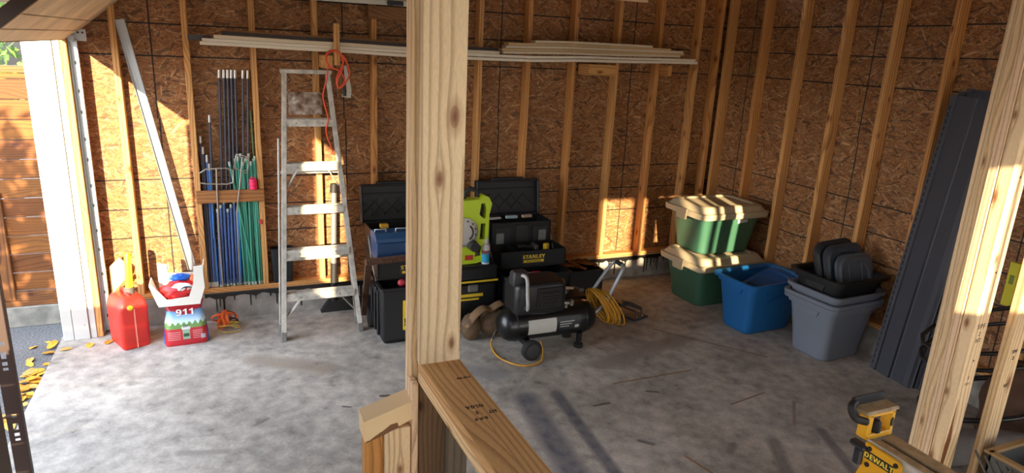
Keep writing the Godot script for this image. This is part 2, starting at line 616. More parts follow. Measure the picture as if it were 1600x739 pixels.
func build_shell() -> void:
	# floor slab
	var fl := struct("floor")
	var mb := MB.new()
	var x0 := -1.08
	var x1 := 4.45
	var z0 := -0.15
	var z1 := 6.25
	mb.face([Vector3(x0, 0, z0), Vector3(x1, 0, z0), Vector3(x1, 0, z1), Vector3(x0, 0, z1)], [Vector2(0, z0 / 5.4), Vector2((x1 - x0) / 5.4, z0 / 5.4), Vector2((x1 - x0) / 5.4, z1 / 5.4), Vector2(0, z1 / 5.4)], Vector3.UP)
	mb.face([Vector3(x0, -0.2, z0), Vector3(x1, -0.2, z0), Vector3(x1, -0.2, z1), Vector3(x0, -0.2, z1)], [Vector2.ZERO, Vector2.RIGHT, Vector2.ONE, Vector2.DOWN], Vector3.DOWN)
	for e in [[Vector3(x0, 0, z0), Vector3(x0, 0, z1), Vector3.LEFT], [Vector3(x1, 0, z0), Vector3(x1, 0, z1), Vector3.RIGHT], [Vector3(x0, 0, z0), Vector3(x1, 0, z0), Vector3.FORWARD], [Vector3(x0, 0, z1), Vector3(x1, 0, z1), Vector3.BACK]]:
		var dn := Vector3(0, -0.2, 0)
		mb.face([e[0], e[1], e[1] + dn, e[0] + dn], [Vector2(0.1, 0.1), Vector2(0.1, 0.9), Vector2(0.13, 0.9), Vector2(0.13, 0.1)], e[2])
	part(fl, "slab", mb, M(Color.WHITE, 0.82, 0.0, "slab"))

	# back wall
	var wb := struct("wall_back")
	var zo := -0.089
	for seg in [[-0.868, 1.088, (2.4384 - 1.088) / 2.4384], [0.220, 2.4384, 0.0], [2.6584, 1.60, 0.0]]:
		osb_sheet(wb, Vector3(seg[0], 0.222, zo), Vector3.RIGHT, seg[1], 1.2192, Vector3.BACK, seg[2])
	for seg in [[-0.868, 2.3072, (2.4384 - 2.3072) / 2.4384], [1.4392, 2.4384, 0.0], [3.8776, 0.38, 0.0]]:
		osb_sheet(wb, Vector3(seg[0], 1.4412, zo), Vector3.RIGHT, seg[1], 1.2192, Vector3.BACK, seg[2])
	one_box(wb, "siding", Vector3(1.7, 1.3, -0.125), Vector3(5.6, 2.8, 0.046), M(hex("6d7076"), 0.6))
	for i in range(1, 13):
		lum(wb, "stud", Vector3(-0.2054 + S * (i - 2) + 0.019, 1.45, -0.0445), Vector3(0.038, 2.42, 0.088), pick(stud_m))
	lum(wb, "stud", Vector3(-0.849, 1.45, -0.0445), Vector3(0.036, 2.42, 0.088), stud_m[0])
	lum(wb, "stud", Vector3(4.099, 1.45, -0.0445), Vector3(0.040, 2.42, 0.088), stud_m[1])
	lum(wb, "bottom_plate", Vector3(1.645, 0.224, -0.0445), Vector3(5.026, 0.037, 0.089), stud_m[1])
	var cu := one_box(wb, "concrete_curb", Vector3(1.65, 0.1, -0.06), Vector3(5.04, 0.205, 0.12), tri_mat(hex("a8a096"), 0.9, 0, "mottle", 1.3), 0.004)
	# tar brushed along the curb, with runs
	var tar := MB.new()
	var poly := [Vector2(-0.20, 0.202)]
	var x := -0.20
	while x < 3.75:
		var dens := 1.0 if (x < 0.35 or x > 1.4) else 0.4
		var base := 0.172 - rng.randf() * 0.018
		var dw := rng.randf_range(0.008, 0.018)
		if rng.randf() < 0.65 * dens:
			var lenr := rng.randf_range(0.02, 0.13)
			poly.append_array([Vector2(x, base), Vector2(x + dw * 0.2, base - lenr), Vector2(x + dw * 0.5, base - lenr - 0.006), Vector2(x + dw * 0.8, base - lenr), Vector2(x + dw, base)])
		else:
			poly.append(Vector2(x + 0.002, base + 0.01))
		x += dw + rng.randf_range(0.006, 0.03)
	poly.append(Vector2(3.76, 0.202))
	tar.prism(poly, 0.0012, Transform3D(Basis.IDENTITY, Vector3(0, 0, 0.0012)))
	part(wb, "tar_coating", tar, M(hex("16130f"), 0.35))
	# ledge that keeps the rods in their bay, and the lumber brackets
	lum(wb, "ledge_board", Vector3(0.02, 0.916, 0.010), Vector3(0.44, 0.088, 0.019), M(hex("b9926a"), 0.7, 0, "pine_a"))
	lum(wb, "lumber_bracket", Vector3(0.738, 1.968, 0.205), Vector3(0.036, 0.27, 0.036), stud_m[2])
	lum(wb, "bracket_arm", Vector3(0.68, 1.853, 0.09), Vector3(0.07, 0.085, 0.19), stud_m[2])
	lum(wb, "bracket_arm", Vector3(2.82, 1.862, 0.09), Vector3(0.25, 0.085, 0.175), M(hex("e6bc84"), 0.7, 0, "pine_n"))
	lum(wb, "nailer_board", Vector3(1.19, 2.198, 0.010), Vector3(0.40, 0.09, 0.02), M(hex("9c7a5a"), 0.75, 0, "pine_n"))
	lum(wb, "nailer_board", Vector3(3.10, 2.46, 0.012), Vector3(0.39, 0.10, 0.02), new_m[0])
	lum(wb, "bracket_arm", Vector3(3.5, 1.875, 0.07), Vector3(0.038, 0.089, 0.14), stud_m[1])

	# wall opposite the door
	var wr := struct("wall_right")
	for row in 2:
		var zz := -0.089
		var first := true
		while zz < 4.3:
			var l := 2.4384
			var u0 := 0.0
			if first:
				# joints fall on studs, the printed lines in the middle of a bay
				l = 0.9450 if row == 0 else 2.1642
				u0 = 1.0 - l / 2.4384
				first = false
			l = minf(l, 4.3 - zz)
			osb_sheet(wr, Vector3(XR + 0.089, 0.222 + 1.2192 * row + 0.012, zz), Vector3.BACK, l, 1.2192, Vector3.LEFT, u0)
			zz += l
	one_box(wr, "siding", Vector3(XR + 0.125, 1.3, 2.1), Vector3(0.046, 2.8, 4.5), M(hex("6d7076"), 0.6))
	lum(wr, "stud", Vector3(XR + 0.0445, 1.45, 0.012), Vector3(0.088, 2.42, 0.038), stud_m[0])
	for i in range(2, 12):
		lum(wr, "stud", Vector3(XR + 0.0445, 1.45, 0.4211 + S * (i - 2) + 0.019), Vector3(0.088, 2.42, 0.038), pick(stud_m))
	lum(wr, "bottom_plate", Vector3(XR + 0.0445, 0.224, 2.15), Vector3(0.089, 0.037, 4.3), stud_m[2])
	one_box(wr, "concrete_curb", Vector3(XR + 0.06, 0.1, 2.1), Vector3(0.12, 0.205, 4.4), tri_mat(hex("a8a096"), 0.9, 0, "mottle", 1.3), 0.004)

	one_box(wr, "solid_wall", Vector3(XR + 0.06, 1.3, 4.60), Vector3(0.12, 2.8, 0.58), M(hex("8d8984"), 0.8), 0.004)
	# ceiling: roof deck on joists
	var ce := struct("ceiling")
	one_box(ce, "roof_deck", Vector3(1.7, 2.93, 3.0), Vector3(5.9, 0.10, 6.6), M(hex("6e5030"), 0.85))
	for i in 10:
		lum(ce, "joist", Vector3(1.65, 2.77, 0.2 + i * 0.61), Vector3(5.2, 0.2, 0.038), stud_m[i % 3])
	lum(wb, "top_plate", Vector3(1.65, 2.68, -0.0445), Vector3(5.0, 0.04, 0.089), stud_m[0])

	# wall with the garage door: pier beside the opening, header, solid wall, small window beside the camera
	var wl := struct("wall_left")
	var rear := M(hex("dcd6ca"), 0.8)  # pale so that unseen rear surfaces bounce light
	var white := M(hex("c2bfb6"), 0.4)
	lum(wl, "pier_core", Vector3(-0.965, 1.30, -0.01), Vector3(0.17, 2.8, 0.19), stud_m[0])
	one_box(wl, "white_trim", Vector3(-1.028, 0.965, 0.0935), Vector3(0.060, 1.93, 0.020), white, 0.003)
	one_box(wl, "white_trim", Vector3(-0.951, 0.965, 0.0935), Vector3(0.089, 1.93, 0.020), white, 0.003)
	one_box(wl, "white_trim", Vector3(-0.885, 0.965, 0.0885), Vector3(0.036, 1.93, 0.014), white, 0.003)
	for y in [0.10, 0.62, 1.15, 1.42]:
		var sc := MB.new()
		sc.cyl(Vector3(-0.93, y, 0.1035), Vector3(-0.93, y, 0.1055), 0.004, -1, 8)
		part(wl, "screw", sc, M(hex("8a8378"), 0.5, 0.6))
	lum(wl, "jamb_stud", Vector3(-0.849, 1.0, 0.045), Vector3(0.036, 2.0, 0.09), stud_m[0])
	one_box(wl, "thin_panel", Vector3(-0.850, 1.2, 2.31), Vector3(0.008, 2.4, 0.34), M(hex("57493e"), 0.8))  # unseen thin panel added to bound the sun patch
	lum(wl, "jamb_stud", Vector3(-0.890, 1.0, 2.12), Vector3(0.06, 2.0, 0.04), M(hex("c39a78"), 0.7, 0, "pine_a"))
	one_box(wl, "header", Vector3(-0.965, 2.475, 1.20), Vector3(0.17, 0.73, 2.60), M(hex("8a8580"), 0.8), 0.004)
	for q in [[3.10, 1.80]]:
		one_box(wl, "bounce_board", Vector3(-0.874, 1.3, q[0] + 0.3), Vector3(0.012, 2.6, q[1] * 0.9), rear)  # unseen pale panel added to bounce light into the room
	one_box(wl, "solid_wall", Vector3(-0.965, 1.3, 3.38), Vector3(0.17, 2.8, 1.82), M(hex("8d8984"), 0.8), 0.004)
	one_box(wl, "solid_wall", Vector3(-0.965, 0.715, 4.85), Vector3(0.17, 1.43, 1.12), M(hex("8d8984"), 0.8), 0.004)
	one_box(wl, "solid_wall", Vector3(-0.965, 2.66, 4.85), Vector3(0.17, 0.10, 1.12), M(hex("8d8984"), 0.8), 0.004)
	one_box(wl, "solid_wall", Vector3(-0.965, 1.3, 5.81), Vector3(0.17, 2.8, 0.82), M(hex("8d8984"), 0.8), 0.004)

	# rear wall with a high slotted window
	var wq := struct("wall_rear")
	var zc := 6.06
	one_box(wq, "added_rear_panel", Vector3(1.7, 1.14, zc), Vector3(5.5, 1.20, 0.12), rear)  # unseen panel; gap under it added so the sunlit floor gives fill
	one_box(wq, "solid_wall", Vector3(1.7, 2.66, zc), Vector3(5.5, 0.54, 0.12), rear)
	var gaps := [[0.98, 1.32], [1.42, 1.47], [1.61, 1.655], [1.71, 1.80], [1.865, 1.965], [1.995, 2.17]]
	var e := -1.05
	for k in gaps.size() + 1:
		var to: float = gaps[k][0] if k < gaps.size() else 4.45
		one_box(wq, "mullion" if k > 0 and k < gaps.size() else "solid_wall", Vector3((e + to) * 0.5, 2.065, zc), Vector3(to - e, 0.65, 0.02), rear, 0.0)
		if k < gaps.size():
			e = gaps[k][1]

func build_door() -> void:
	var d := struct("door_1", "open sectional garage door sloping up from its opening")
	var m := tri_mat(hex("ecd4ac"), 0.6, 0, "mottle", 0.9)
	# sloping lower sections, then level ones under the ceiling
	var p := Vector2(-0.842, 1.925)
	var dir := Vector2(cos(0.70), sin(0.70))
	var nrm := Vector2(-dir.y, dir.x)
	for k in 4:
		var l: float = [0.085, 0.095, 0.20, 0.30][k]
		if k == 3:
			dir = Vector2(cos(0.35), sin(0.35))
			nrm = Vector2(-dir.y, dir.x)
		var q := p + dir * l
		var c := (p + q) * 0.5 + nrm * 0.02
		var b := Basis(Vector3(dir.x, dir.y, 0), Vector3(nrm.x, nrm.y, 0), Vector3(0, 0, 1))
		one_box(d, "door_section", Vector3(c.x, c.y, 0.86), Vector3(l - 0.0025, 0.04, 1.80), m, 0.003, b)
		p = q
	for k in 4:
		one_box(d, "door_section", Vector3(p.x + 0.20 + 0.405 * k, p.y + 0.025, 0.86), Vector3(0.40, 0.04, 1.80), m, 0.003)
	one_box(d, "bottom_seal", Vector3(-0.850, 1.930, 0.86), Vector3(0.014, 0.014, 1.80), M(hex("7a4a22"), 0.7))
	# pale end rail of the level part with hinges and rollers, near the back wall
	one_box(d, "end_rail", Vector3(0.62, 2.268, 0.10), Vector3(1.5, 0.045, 0.03), M(hex("d6d2c6"), 0.45), 0.003)
	for x in [0.57, 1.12]:
		var r := MB.new()
		r.cyl(Vector3(x, 2.262, 0.115), Vector3(x, 2.262, 0.15), 0.022)
		r.box(Vector3(x + 0.05, 2.262, 0.118), Vector3(0.09, 0.03, 0.006), 0.002)
		part(d, "roller", r, M(hex("3a3a3c"), 0.4, 0.6))
	# vertical track, bracket, end strap
	var tk := MB.new()
	tk.box(Vector3(-0.806, 0.97, 0.012), Vector3(0.044, 1.92, 0.003), 0.001)
	tk.box(Vector3(-0.827, 0.97, 0.036), Vector3(0.003, 1.92, 0.05), 0.001)
	tk.box(Vector3(-0.785, 0.97, 0.024), Vector3(0.003, 1.92, 0.024), 0.001)
	var t := part(d, "track", tk, galv)
	for k in 12:
		var hl := MB.new()
		hl.box(Vector3(-0.806, 0.12 + k * 0.15 + 0.02 * (k % 2), 0.0145), Vector3(0.012, 0.022, 0.002), 0.0005)
		part(t, "bolt_slot", hl, M(hex("3f4346"), 0.6, 0.4))
	var br := MB.new()
	br.box(Vector3(-0.765, 1.955, 0.004), Vector3(0.06, 0.07, 0.006), 0.001)
	br.box(Vector3(-0.795, 1.95, 0.03), Vector3(0.004, 0.05, 0.05), 0.001)
	br.cyl(Vector3(-0.812, 1.935, 0.005), Vector3(-0.812, 1.935, 0.045), 0.02)
	var bk := part(d, "track_bracket", br, galv)
	for dx in [-0.012, 0.012]:
		var h := MB.new()
		h.cyl(Vector3(-0.765 + dx, 1.97, 0.007), Vector3(-0.765 + dx, 1.97, 0.009), 0.006, -1, 10)
		part(bk, "bolt", h, M(hex("2c2c2c"), 0.5, 0.5))
	# the near track: dark punched angle standing on the slab
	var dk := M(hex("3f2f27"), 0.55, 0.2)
	var pt := MB.new()
	var zf := 1.845
	zf = 1.90
	pt.box(Vector3(-0.898, 0.98, zf), Vector3(0.018, 1.92, 0.004), 0.0)
	pt.box(Vector3(-0.857, 0.98, zf), Vector3(0.026, 1.92, 0.004), 0.0)
	pt.box(Vector3(-0.845, 0.98, zf + 0.012), Vector3(0.003, 1.92, 0.026), 0.0)
	var yy := 0.0
	var up_k := 0
	while yy < 1.92:
		# webs between the punched slots
		var gap: float = [0.016, 0.030, 0.014, 0.012][up_k % 4]
		var web: float = [0.010, 0.014, 0.030, 0.20][up_k % 4]
		pt.box(Vector3(-0.8795, yy + web / 2, zf), Vector3(0.019, web, 0.004), 0.0)
		yy += web + gap
		up_k += 1
	part(d, "near_track", pt, dk)
	one_box(d, "dark_filler_bar", Vector3(-0.62, 2.12, 1.79), Vector3(0.55, 0.05, 0.03), dk, 0.002, Basis(Vector3(0, 0, 1), 0.70))  # dark bar put in for the unlit interior past the door

func build_partition() -> void:
	# post, sill and blocking of the framed opening in front of the camera
	var w := struct("wall_partition", "raw timber framing of a partition with a post and a low sill")
	var tilt := Basis(Vector3.UP, 0.03)
	var post := lum(w, "post_board", Vector3(0.620, 1.80, 2.981), Vector3(0.140, 1.66, 0.038), M(hex("fff8ee"), 0.62, 0, "pine_k"))
	lum(w, "post_board", Vector3(0.604, 1.33, 2.931), Vector3(0.140, 2.62, 0.038), new_m[1])
	lum(w, "post_board", Vector3(0.597, 1.33, 2.888), Vector3(0.125, 2.62, 0.036), new_m[0])
	var sill_m := M(hex("e0bd92"), 0.7, 0, "pine_n")
	var sill := lum(w, "sill_board", Vector3(0.642, 0.955, 3.68), Vector3(0.140, 0.037, 1.42), sill_m, tilt)
	lum(w, "sill_board", Vector3(0.642, 0.915, 3.68), Vector3(0.138, 0.037, 1.42), M(hex("fff0d8"), 0.7, 0, "pine_n"), tilt)
	# grade stamps, flat print, read from the far end
	var ink := M(hex("3c2f28"), 0.8)
	var base := Basis(Vector3(-1, 0, 0.03).normalized(), Vector3(0.03, 0, 1).normalized() * -1.0, Vector3(0, -1, 0)) 
	base = Basis(Vector3(-1, 0, 0), Vector3(0, 0, 1), Vector3(0, 1, 0))
	var yt := 0.9742
	lettering(sill, "NLGA", ink, 0.015, Transform3D(base, Vector3(0.632, yt, 3.31) - sill.position))
	lettering(sill, "2", ink, 0.014, Transform3D(base, Vector3(0.628, yt, 3.345) - sill.position))
	lettering(sill, "S-P-F", ink, 0.013, Transform3D(base, Vector3(0.628, yt, 3.378) - sill.position))
	lettering(sill, "SELECT", ink, 0.010, Transform3D(Basis(Vector3(1, 0, 0), Vector3(0, 0, -1), Vector3(0, 1, 0)), Vector3(0.66, yt, 3.13) - sill.position))
	lettering(sill, "HT", ink, 0.015, Transform3D(base, Vector3(0.674, yt, 3.35) - sill.position))
	# old grey boards under the post and the pale stud beside them
	lum(w, "jack_stud", Vector3(0.536, 0.455, 2.966), Vector3(0.022, 0.905, 0.070), new_m[2])
	lum(w, "weathered_board", Vector3(0.615, 0.447, 2.972), Vector3(0.130, 0.89, 0.030), M(hex("7d6a5a"), 0.85, 0, "pine_n"))
	lum(w, "weathered_board", Vector3(0.662, 0.447, 3.06), Vector3(0.076, 0.88, 0.030), M(hex("6a6764"), 0.85, 0, "pine_n"))
	# sloping block with split underside, over two boards
	var sb := MB.new()
	sb.uo = Vector2(0.2, 0.7)
	sb.prism([Vector2(0.363, 0.794), Vector2(0.526, 0.843), Vector2(0.526, 0.776), Vector2(0.470, 0.752), Vector2(0.455, 0.760), Vector2(0.430, 0.742), Vector2(0.415, 0.745), Vector2(0.395, 0.725), Vector2(0.364, 0.719)], 0.045, Transform3D(Basis.IDENTITY, Vector3(0, 0, 2.955)))
	part(w, "sloped_block", sb, M(hex("e6c796"), 0.7))
	var sp := MB.new()
	sp.prism([Vector2(0.372, 0.716), Vector2(0.40, 0.735), Vector2(0.43, 0.752), Vector2(0.452, 0.768), Vector2(0.475, 0.772), Vector2(0.48, 0.755), Vector2(0.455, 0.745), Vector2(0.43, 0.735)], 0.046, Transform3D(Basis.IDENTITY, Vector3(0, 0, 2.9555)))
	part(w, "split_wood", sp, M(hex("7a5436"), 0.9))
	lum(w, "cripple_board", Vector3(0.399, 0.365, 2.955), Vector3(0.062, 0.72, 0.06), M(hex("d9a768"), 0.7, 0, "pine_n"))
	lum(w, "cripple_board", Vector3(0.477, 0.372, 2.975), Vector3(0.092, 0.745, 0.036), new_m[0])

	# the other framed jamb: two doubled studs and a single one nearer the camera
	var r := struct("wall_partition", "doubled raw studs of the second partition")
	var rb := Basis.IDENTITY
	lum(r, "stud", Vector3(2.928, 1.35, 3.184), Vector3(0.089, 2.7, 0.034), new_m[0])
	lum(r, "stud", Vector3(2.912, 1.35, 3.2265), Vector3(0.089, 2.7, 0.038), new_m[1])
	lum(r, "stud", Vector3(2.889, 1.35, 3.271), Vector3(0.089, 2.7, 0.038), new_m[2])
	var fs := lum(r, "stud", Vector3(2.892, 1.35, 3.3205), Vector3(0.089, 2.7, 0.055), new_m[0])
	# dark torn bark edge near the foot of the outer stud, and its stamp
	var bark := MB.new()
	bark.prism([Vector2(-0.040, 0.05), Vector2(-0.012, 0.05), Vector2(-0.018, 0.30), Vector2(-0.008, 0.42), Vector2(-0.020, 0.50), Vector2(-0.026, 0.62), Vector2(-0.032, 0.50), Vector2(-0.040, 0.40)], 0.0012, Transform3D(Basis.IDENTITY, Vector3(2.889, 0, 3.3475)))
	part(r, "bark_edge", bark, M(hex("7c4a26"), 0.9))
	for s in [["SPF", 0.96, 0.022], ["2", 0.925, 0.018], ["HT", 0.895, 0.02], ["S", 0.72, 0.016], ["DRY", 0.69, 0.012]]:
		lettering(r, s[0], ink, s[2], Transform3D(Basis.IDENTITY, Vector3(2.895, s[1], 3.3475)))
	var c := MB.new()
	c.uo = Vector2(0.3, 0.15)
	c.box(Vector3(3.03, 1.35, 3.405), Vector3(0.089, 2.7, 0.038), 0.003)
	part(r, "stud", c, new_m[1])
	for s in [["SPF", 0.86], ["2", 0.83], ["HT", 0.70]]:
		lettering(r, s[0], ink, 0.016, Transform3D(Basis.IDENTITY, Vector3(3.03, s[1], 3.4247)))
	for q in [[2.9, 1.2], [2.9, 0.8], [2.9, 1.6]]:
		var nl := MB.new()
		nl.cyl(Vector3(2.9, q[1], 3.3465), Vector3(2.9, q[1], 3.3485), 0.005, -1, 8)
		part(r, "nail_head", nl, M(hex("5a3d28"), 0.6, 0.4))

func build_outside() -> void:
	var g := struct("ground")
	var mb := MB.new()
	mb.box(Vector3(-4, -0.19, 3), Vector3(16, 0.2, 24), 0)
	mb.box(Vector3(8.5, -0.19, 3), Vector3(8.0, 0.2, 24), 0)
	mb.box(Vector3(4.2, -0.41, 3), Vector3(3, 0.2, 24), 0)
	part(g, "gravel", mb, tri_mat(hex("8d8a86"), 0.95, 0, "grit", 2.2))
	# fence beyond the door: boards, cap, base rails, one gate post
	var f := thing("board_fence", "brown horizontal board fence standing outside the open garage door", "fence", Vector3(-1.9, -0.09, -0.5))
	var zf := -0.515
	var y := 0.172
	var k := 0
	var bm := [M(hex("8c5c26"), 0.75, 0, "pine_n"), M(hex("7c4e1e"), 0.75, 0, "pine_n"), M(hex("96662e"), 0.75, 0, "pine_n")]
	while y < 1.70:
		var hh := minf(0.1345, 1.69 - y)
		one_box(f, "fence_board", Vector3(-2.0, y + hh / 2, zf + rng.randf_range(-0.002, 0.002)), Vector3(2.4, hh - 0.005, 0.02), bm[k % 3], 0.004)
		y += 0.1345
		k += 1
	one_box(f, "cap_rail", Vector3(-2.0, 1.715, zf), Vector3(2.4, 0.045, 0.05), M(hex("8d7a5a"), 0.8, 0, "pine_a"), 0.004)
	one_box(f, "base_rail", Vector3(-2.0, 0.115, zf + 0.012), Vector3(2.4, 0.11, 0.04), M(hex("8a6844"), 0.8, 0, "pine_w"), 0.004)
	one_box(f, "footing", Vector3(-2.0, -0.015, zf + 0.02), Vector3(2.4, 0.15, 0.06), tri_mat(hex("9d9688"), 0.9, 0, "mottle", 1.5), 0.004)
	one_box(f, "post", Vector3(-1.475, 0.5, zf + 0.025), Vector3(0.09, 0.78, 0.03), M(hex("8f6a40"), 0.75, 0, "pine_w"), 0.004)
	# tree behind the fence
	var t := thing("leafy_tree", "green leafy tree showing above the board fence", "tree", Vector3(-1.9, -0.09, -2.6))
	var tr := MB.new(t.position)
	tr.tube([Vector3(-1.9, -0.09, -2.6), Vector3(-1.85, 0.9, -2.6), Vector3(-1.95, 1.8, -2.55)], [0.09, 0.07, 0.04], 10)
	part(t, "trunk", tr, M(hex("5d4a38"), 0.9))
	leaf_crown(t, Vector3(-1.85, 1.95, -2.45), Vector3(1.2, 0.75, 0.7), 1500, hex("5f7a3a"), 0.06, 5)
	# unseen low fence added to shade the door foot; unseen tree shades the fence
	var b := thing("sun_block_fence", "low unseen fence added to shade the foot of the door", "fence", Vector3(-2.4, -0.09, 3.0))
	for i in 8:
		one_box(b, "fence_board", Vector3(-2.2, -0.02 + i * 0.137, 3.0), Vector3(2.2, 0.132, 0.02), bm[i % 3], 0.004)
	for px in [-3.2, -2.2, -1.2]:
		one_box(b, "post", Vector3(px, 0.47, 3.04), Vector3(0.08, 1.12, 0.06), bm[0], 0.004)
	var s := thing("shade_tree", "small leafy tree on the sunny side of the fence", "tree", Vector3(-2.75, -0.09, 3.5))
	var sr := MB.new(s.position)
	sr.tube([Vector3(-2.75, -0.09, 3.5), Vector3(-2.7, 0.9, 3.5), Vector3(-2.6, 1.9, 3.5)], [0.08, 0.06, 0.03], 10)
	part(s, "trunk", sr, M(hex("5d4a38"), 0.9))
	leaf_crown(s, Vector3(-2.75, 1.75, 3.5), Vector3(0.52, 0.8, 0.45), 1100, hex("b79a3c"), 0.07, 8)
	# yellow leaves lying on the gravel and on the slab
	var lp := MB.new()
	var out := [Vector2(0, -0.05), Vector2(0.02, -0.04), Vector2(0.035, 0.0), Vector2(0.03, 0.03), Vector2(0.0, 0.055), Vector2(-0.03, 0.03), Vector2(-0.035, 0.0), Vector2(-0.02, -0.04)]
	var lr := []
	for lvl in [0.0, 0.0025]:
		var ring := PackedVector3Array()
		for q in out:
			ring.append(Vector3(q.x, lvl + 0.006 * absf(q.x) / 0.035 + 0.004 * sin(q.y * 60), -q.y))
		lr.append(ring)
	lp.loft(lr)
	var lm := lp.mesh()
	var lcol := [M(hex("d79a2b"), 0.6), M(hex("c98420"), 0.6), M(hex("b98f45"), 0.65), M(hex("e0ac3c"), 0.6)]
	var spots := [[Vector3(-0.895, 0.001, 0.22), "yellow fallen leaf on the slab edge just right of the white trim foot"], [Vector3(-0.79, 0.001, 0.20), "yellow fallen leaf on the slab between white trim and red fuel can"], [Vector3(-1.02, 0.001, 0.24), "pale yellow fallen leaf on the slab corner in front of the white trim"]]
	for q in spots:
		var o := put(self, "fallen_leaf", lm, lcol[spots.find(q)])
		o.position = q[0]
		o.rotation.y = rng.randf() * TAU
		o.scale = Vector3.ONE * 0.7
		tag(o, q[1], "leaf", "leaves on the slab")
	for i in 46:
		var o := put(self, "fallen_leaf", lm, lcol[rng.randi() % 4])
		var zz := 0.35 + 0.75 * rng.randf() if i > 7 else -0.2 + 0.5 * rng.randf()
		o.position = Vector3(-1.10 - absf(rng.randfn(0.0, 0.07)) - 0.03, -0.087 + (0.004 * (i % 5)), zz)
		o.rotation = Vector3(rng.randf_range(-0.25, 0.25), rng.randf() * TAU, rng.randf_range(-0.25, 0.25))
		o.scale = Vector3.ONE * rng.randf_range(0.5, 0.85)
		tag(o, "yellow fallen leaf on the gravel along the slab edge", "leaf", "leaves on the gravel")

func leaf_crown(t: Node3D, c: Vector3, r: Vector3, n: int, col: Color, size: float, sd: int) -> void:
	var lr := RandomNumberGenerator.new()
	lr.seed = sd
	var mm := MultiMesh.new()
	mm.transform_format = MultiMesh.TRANSFORM_3D
	var one := MB.new()
	var a := Vector3(0, 0, -1)
	for q in [[a, Vector3(0.4, 0.1, 0), Vector3(0, 0.04, 1)], [a, Vector3(0, 0.04, 1), Vector3(-0.4, 0.1, 0)]]:
		one.tri(q[0], q[1], q[2])
	mm.mesh = one.mesh()
	mm.instance_count = n
	for i in n:
		var d := Vector3(lr.randfn(), lr.randfn(), lr.randfn()).normalized() * pow(lr.randf(), 0.4)
		var b := Basis.from_euler(Vector3(lr.randf() * TAU, lr.randf() * TAU, lr.randf() * TAU)).scaled(Vector3.ONE * size * lr.randf_range(0.6, 1.2))
		mm.set_instance_transform(i, Transform3D(b, c + d * r - t.position))
	var o := MultiMeshInstance3D.new()
	o.name = "foliage"
	o.multimesh = mm
	var m := StandardMaterial3D.new()
	m.albedo_color = col
	m.roughness = 0.6
	m.backlight_enabled = true
	m.backlight = col * 0.5
	m.cull_mode = BaseMaterial3D.CULL_DISABLED
	o.material_override = m
	o.set_meta("kind", "stuff")
	t.add_child(o, true)

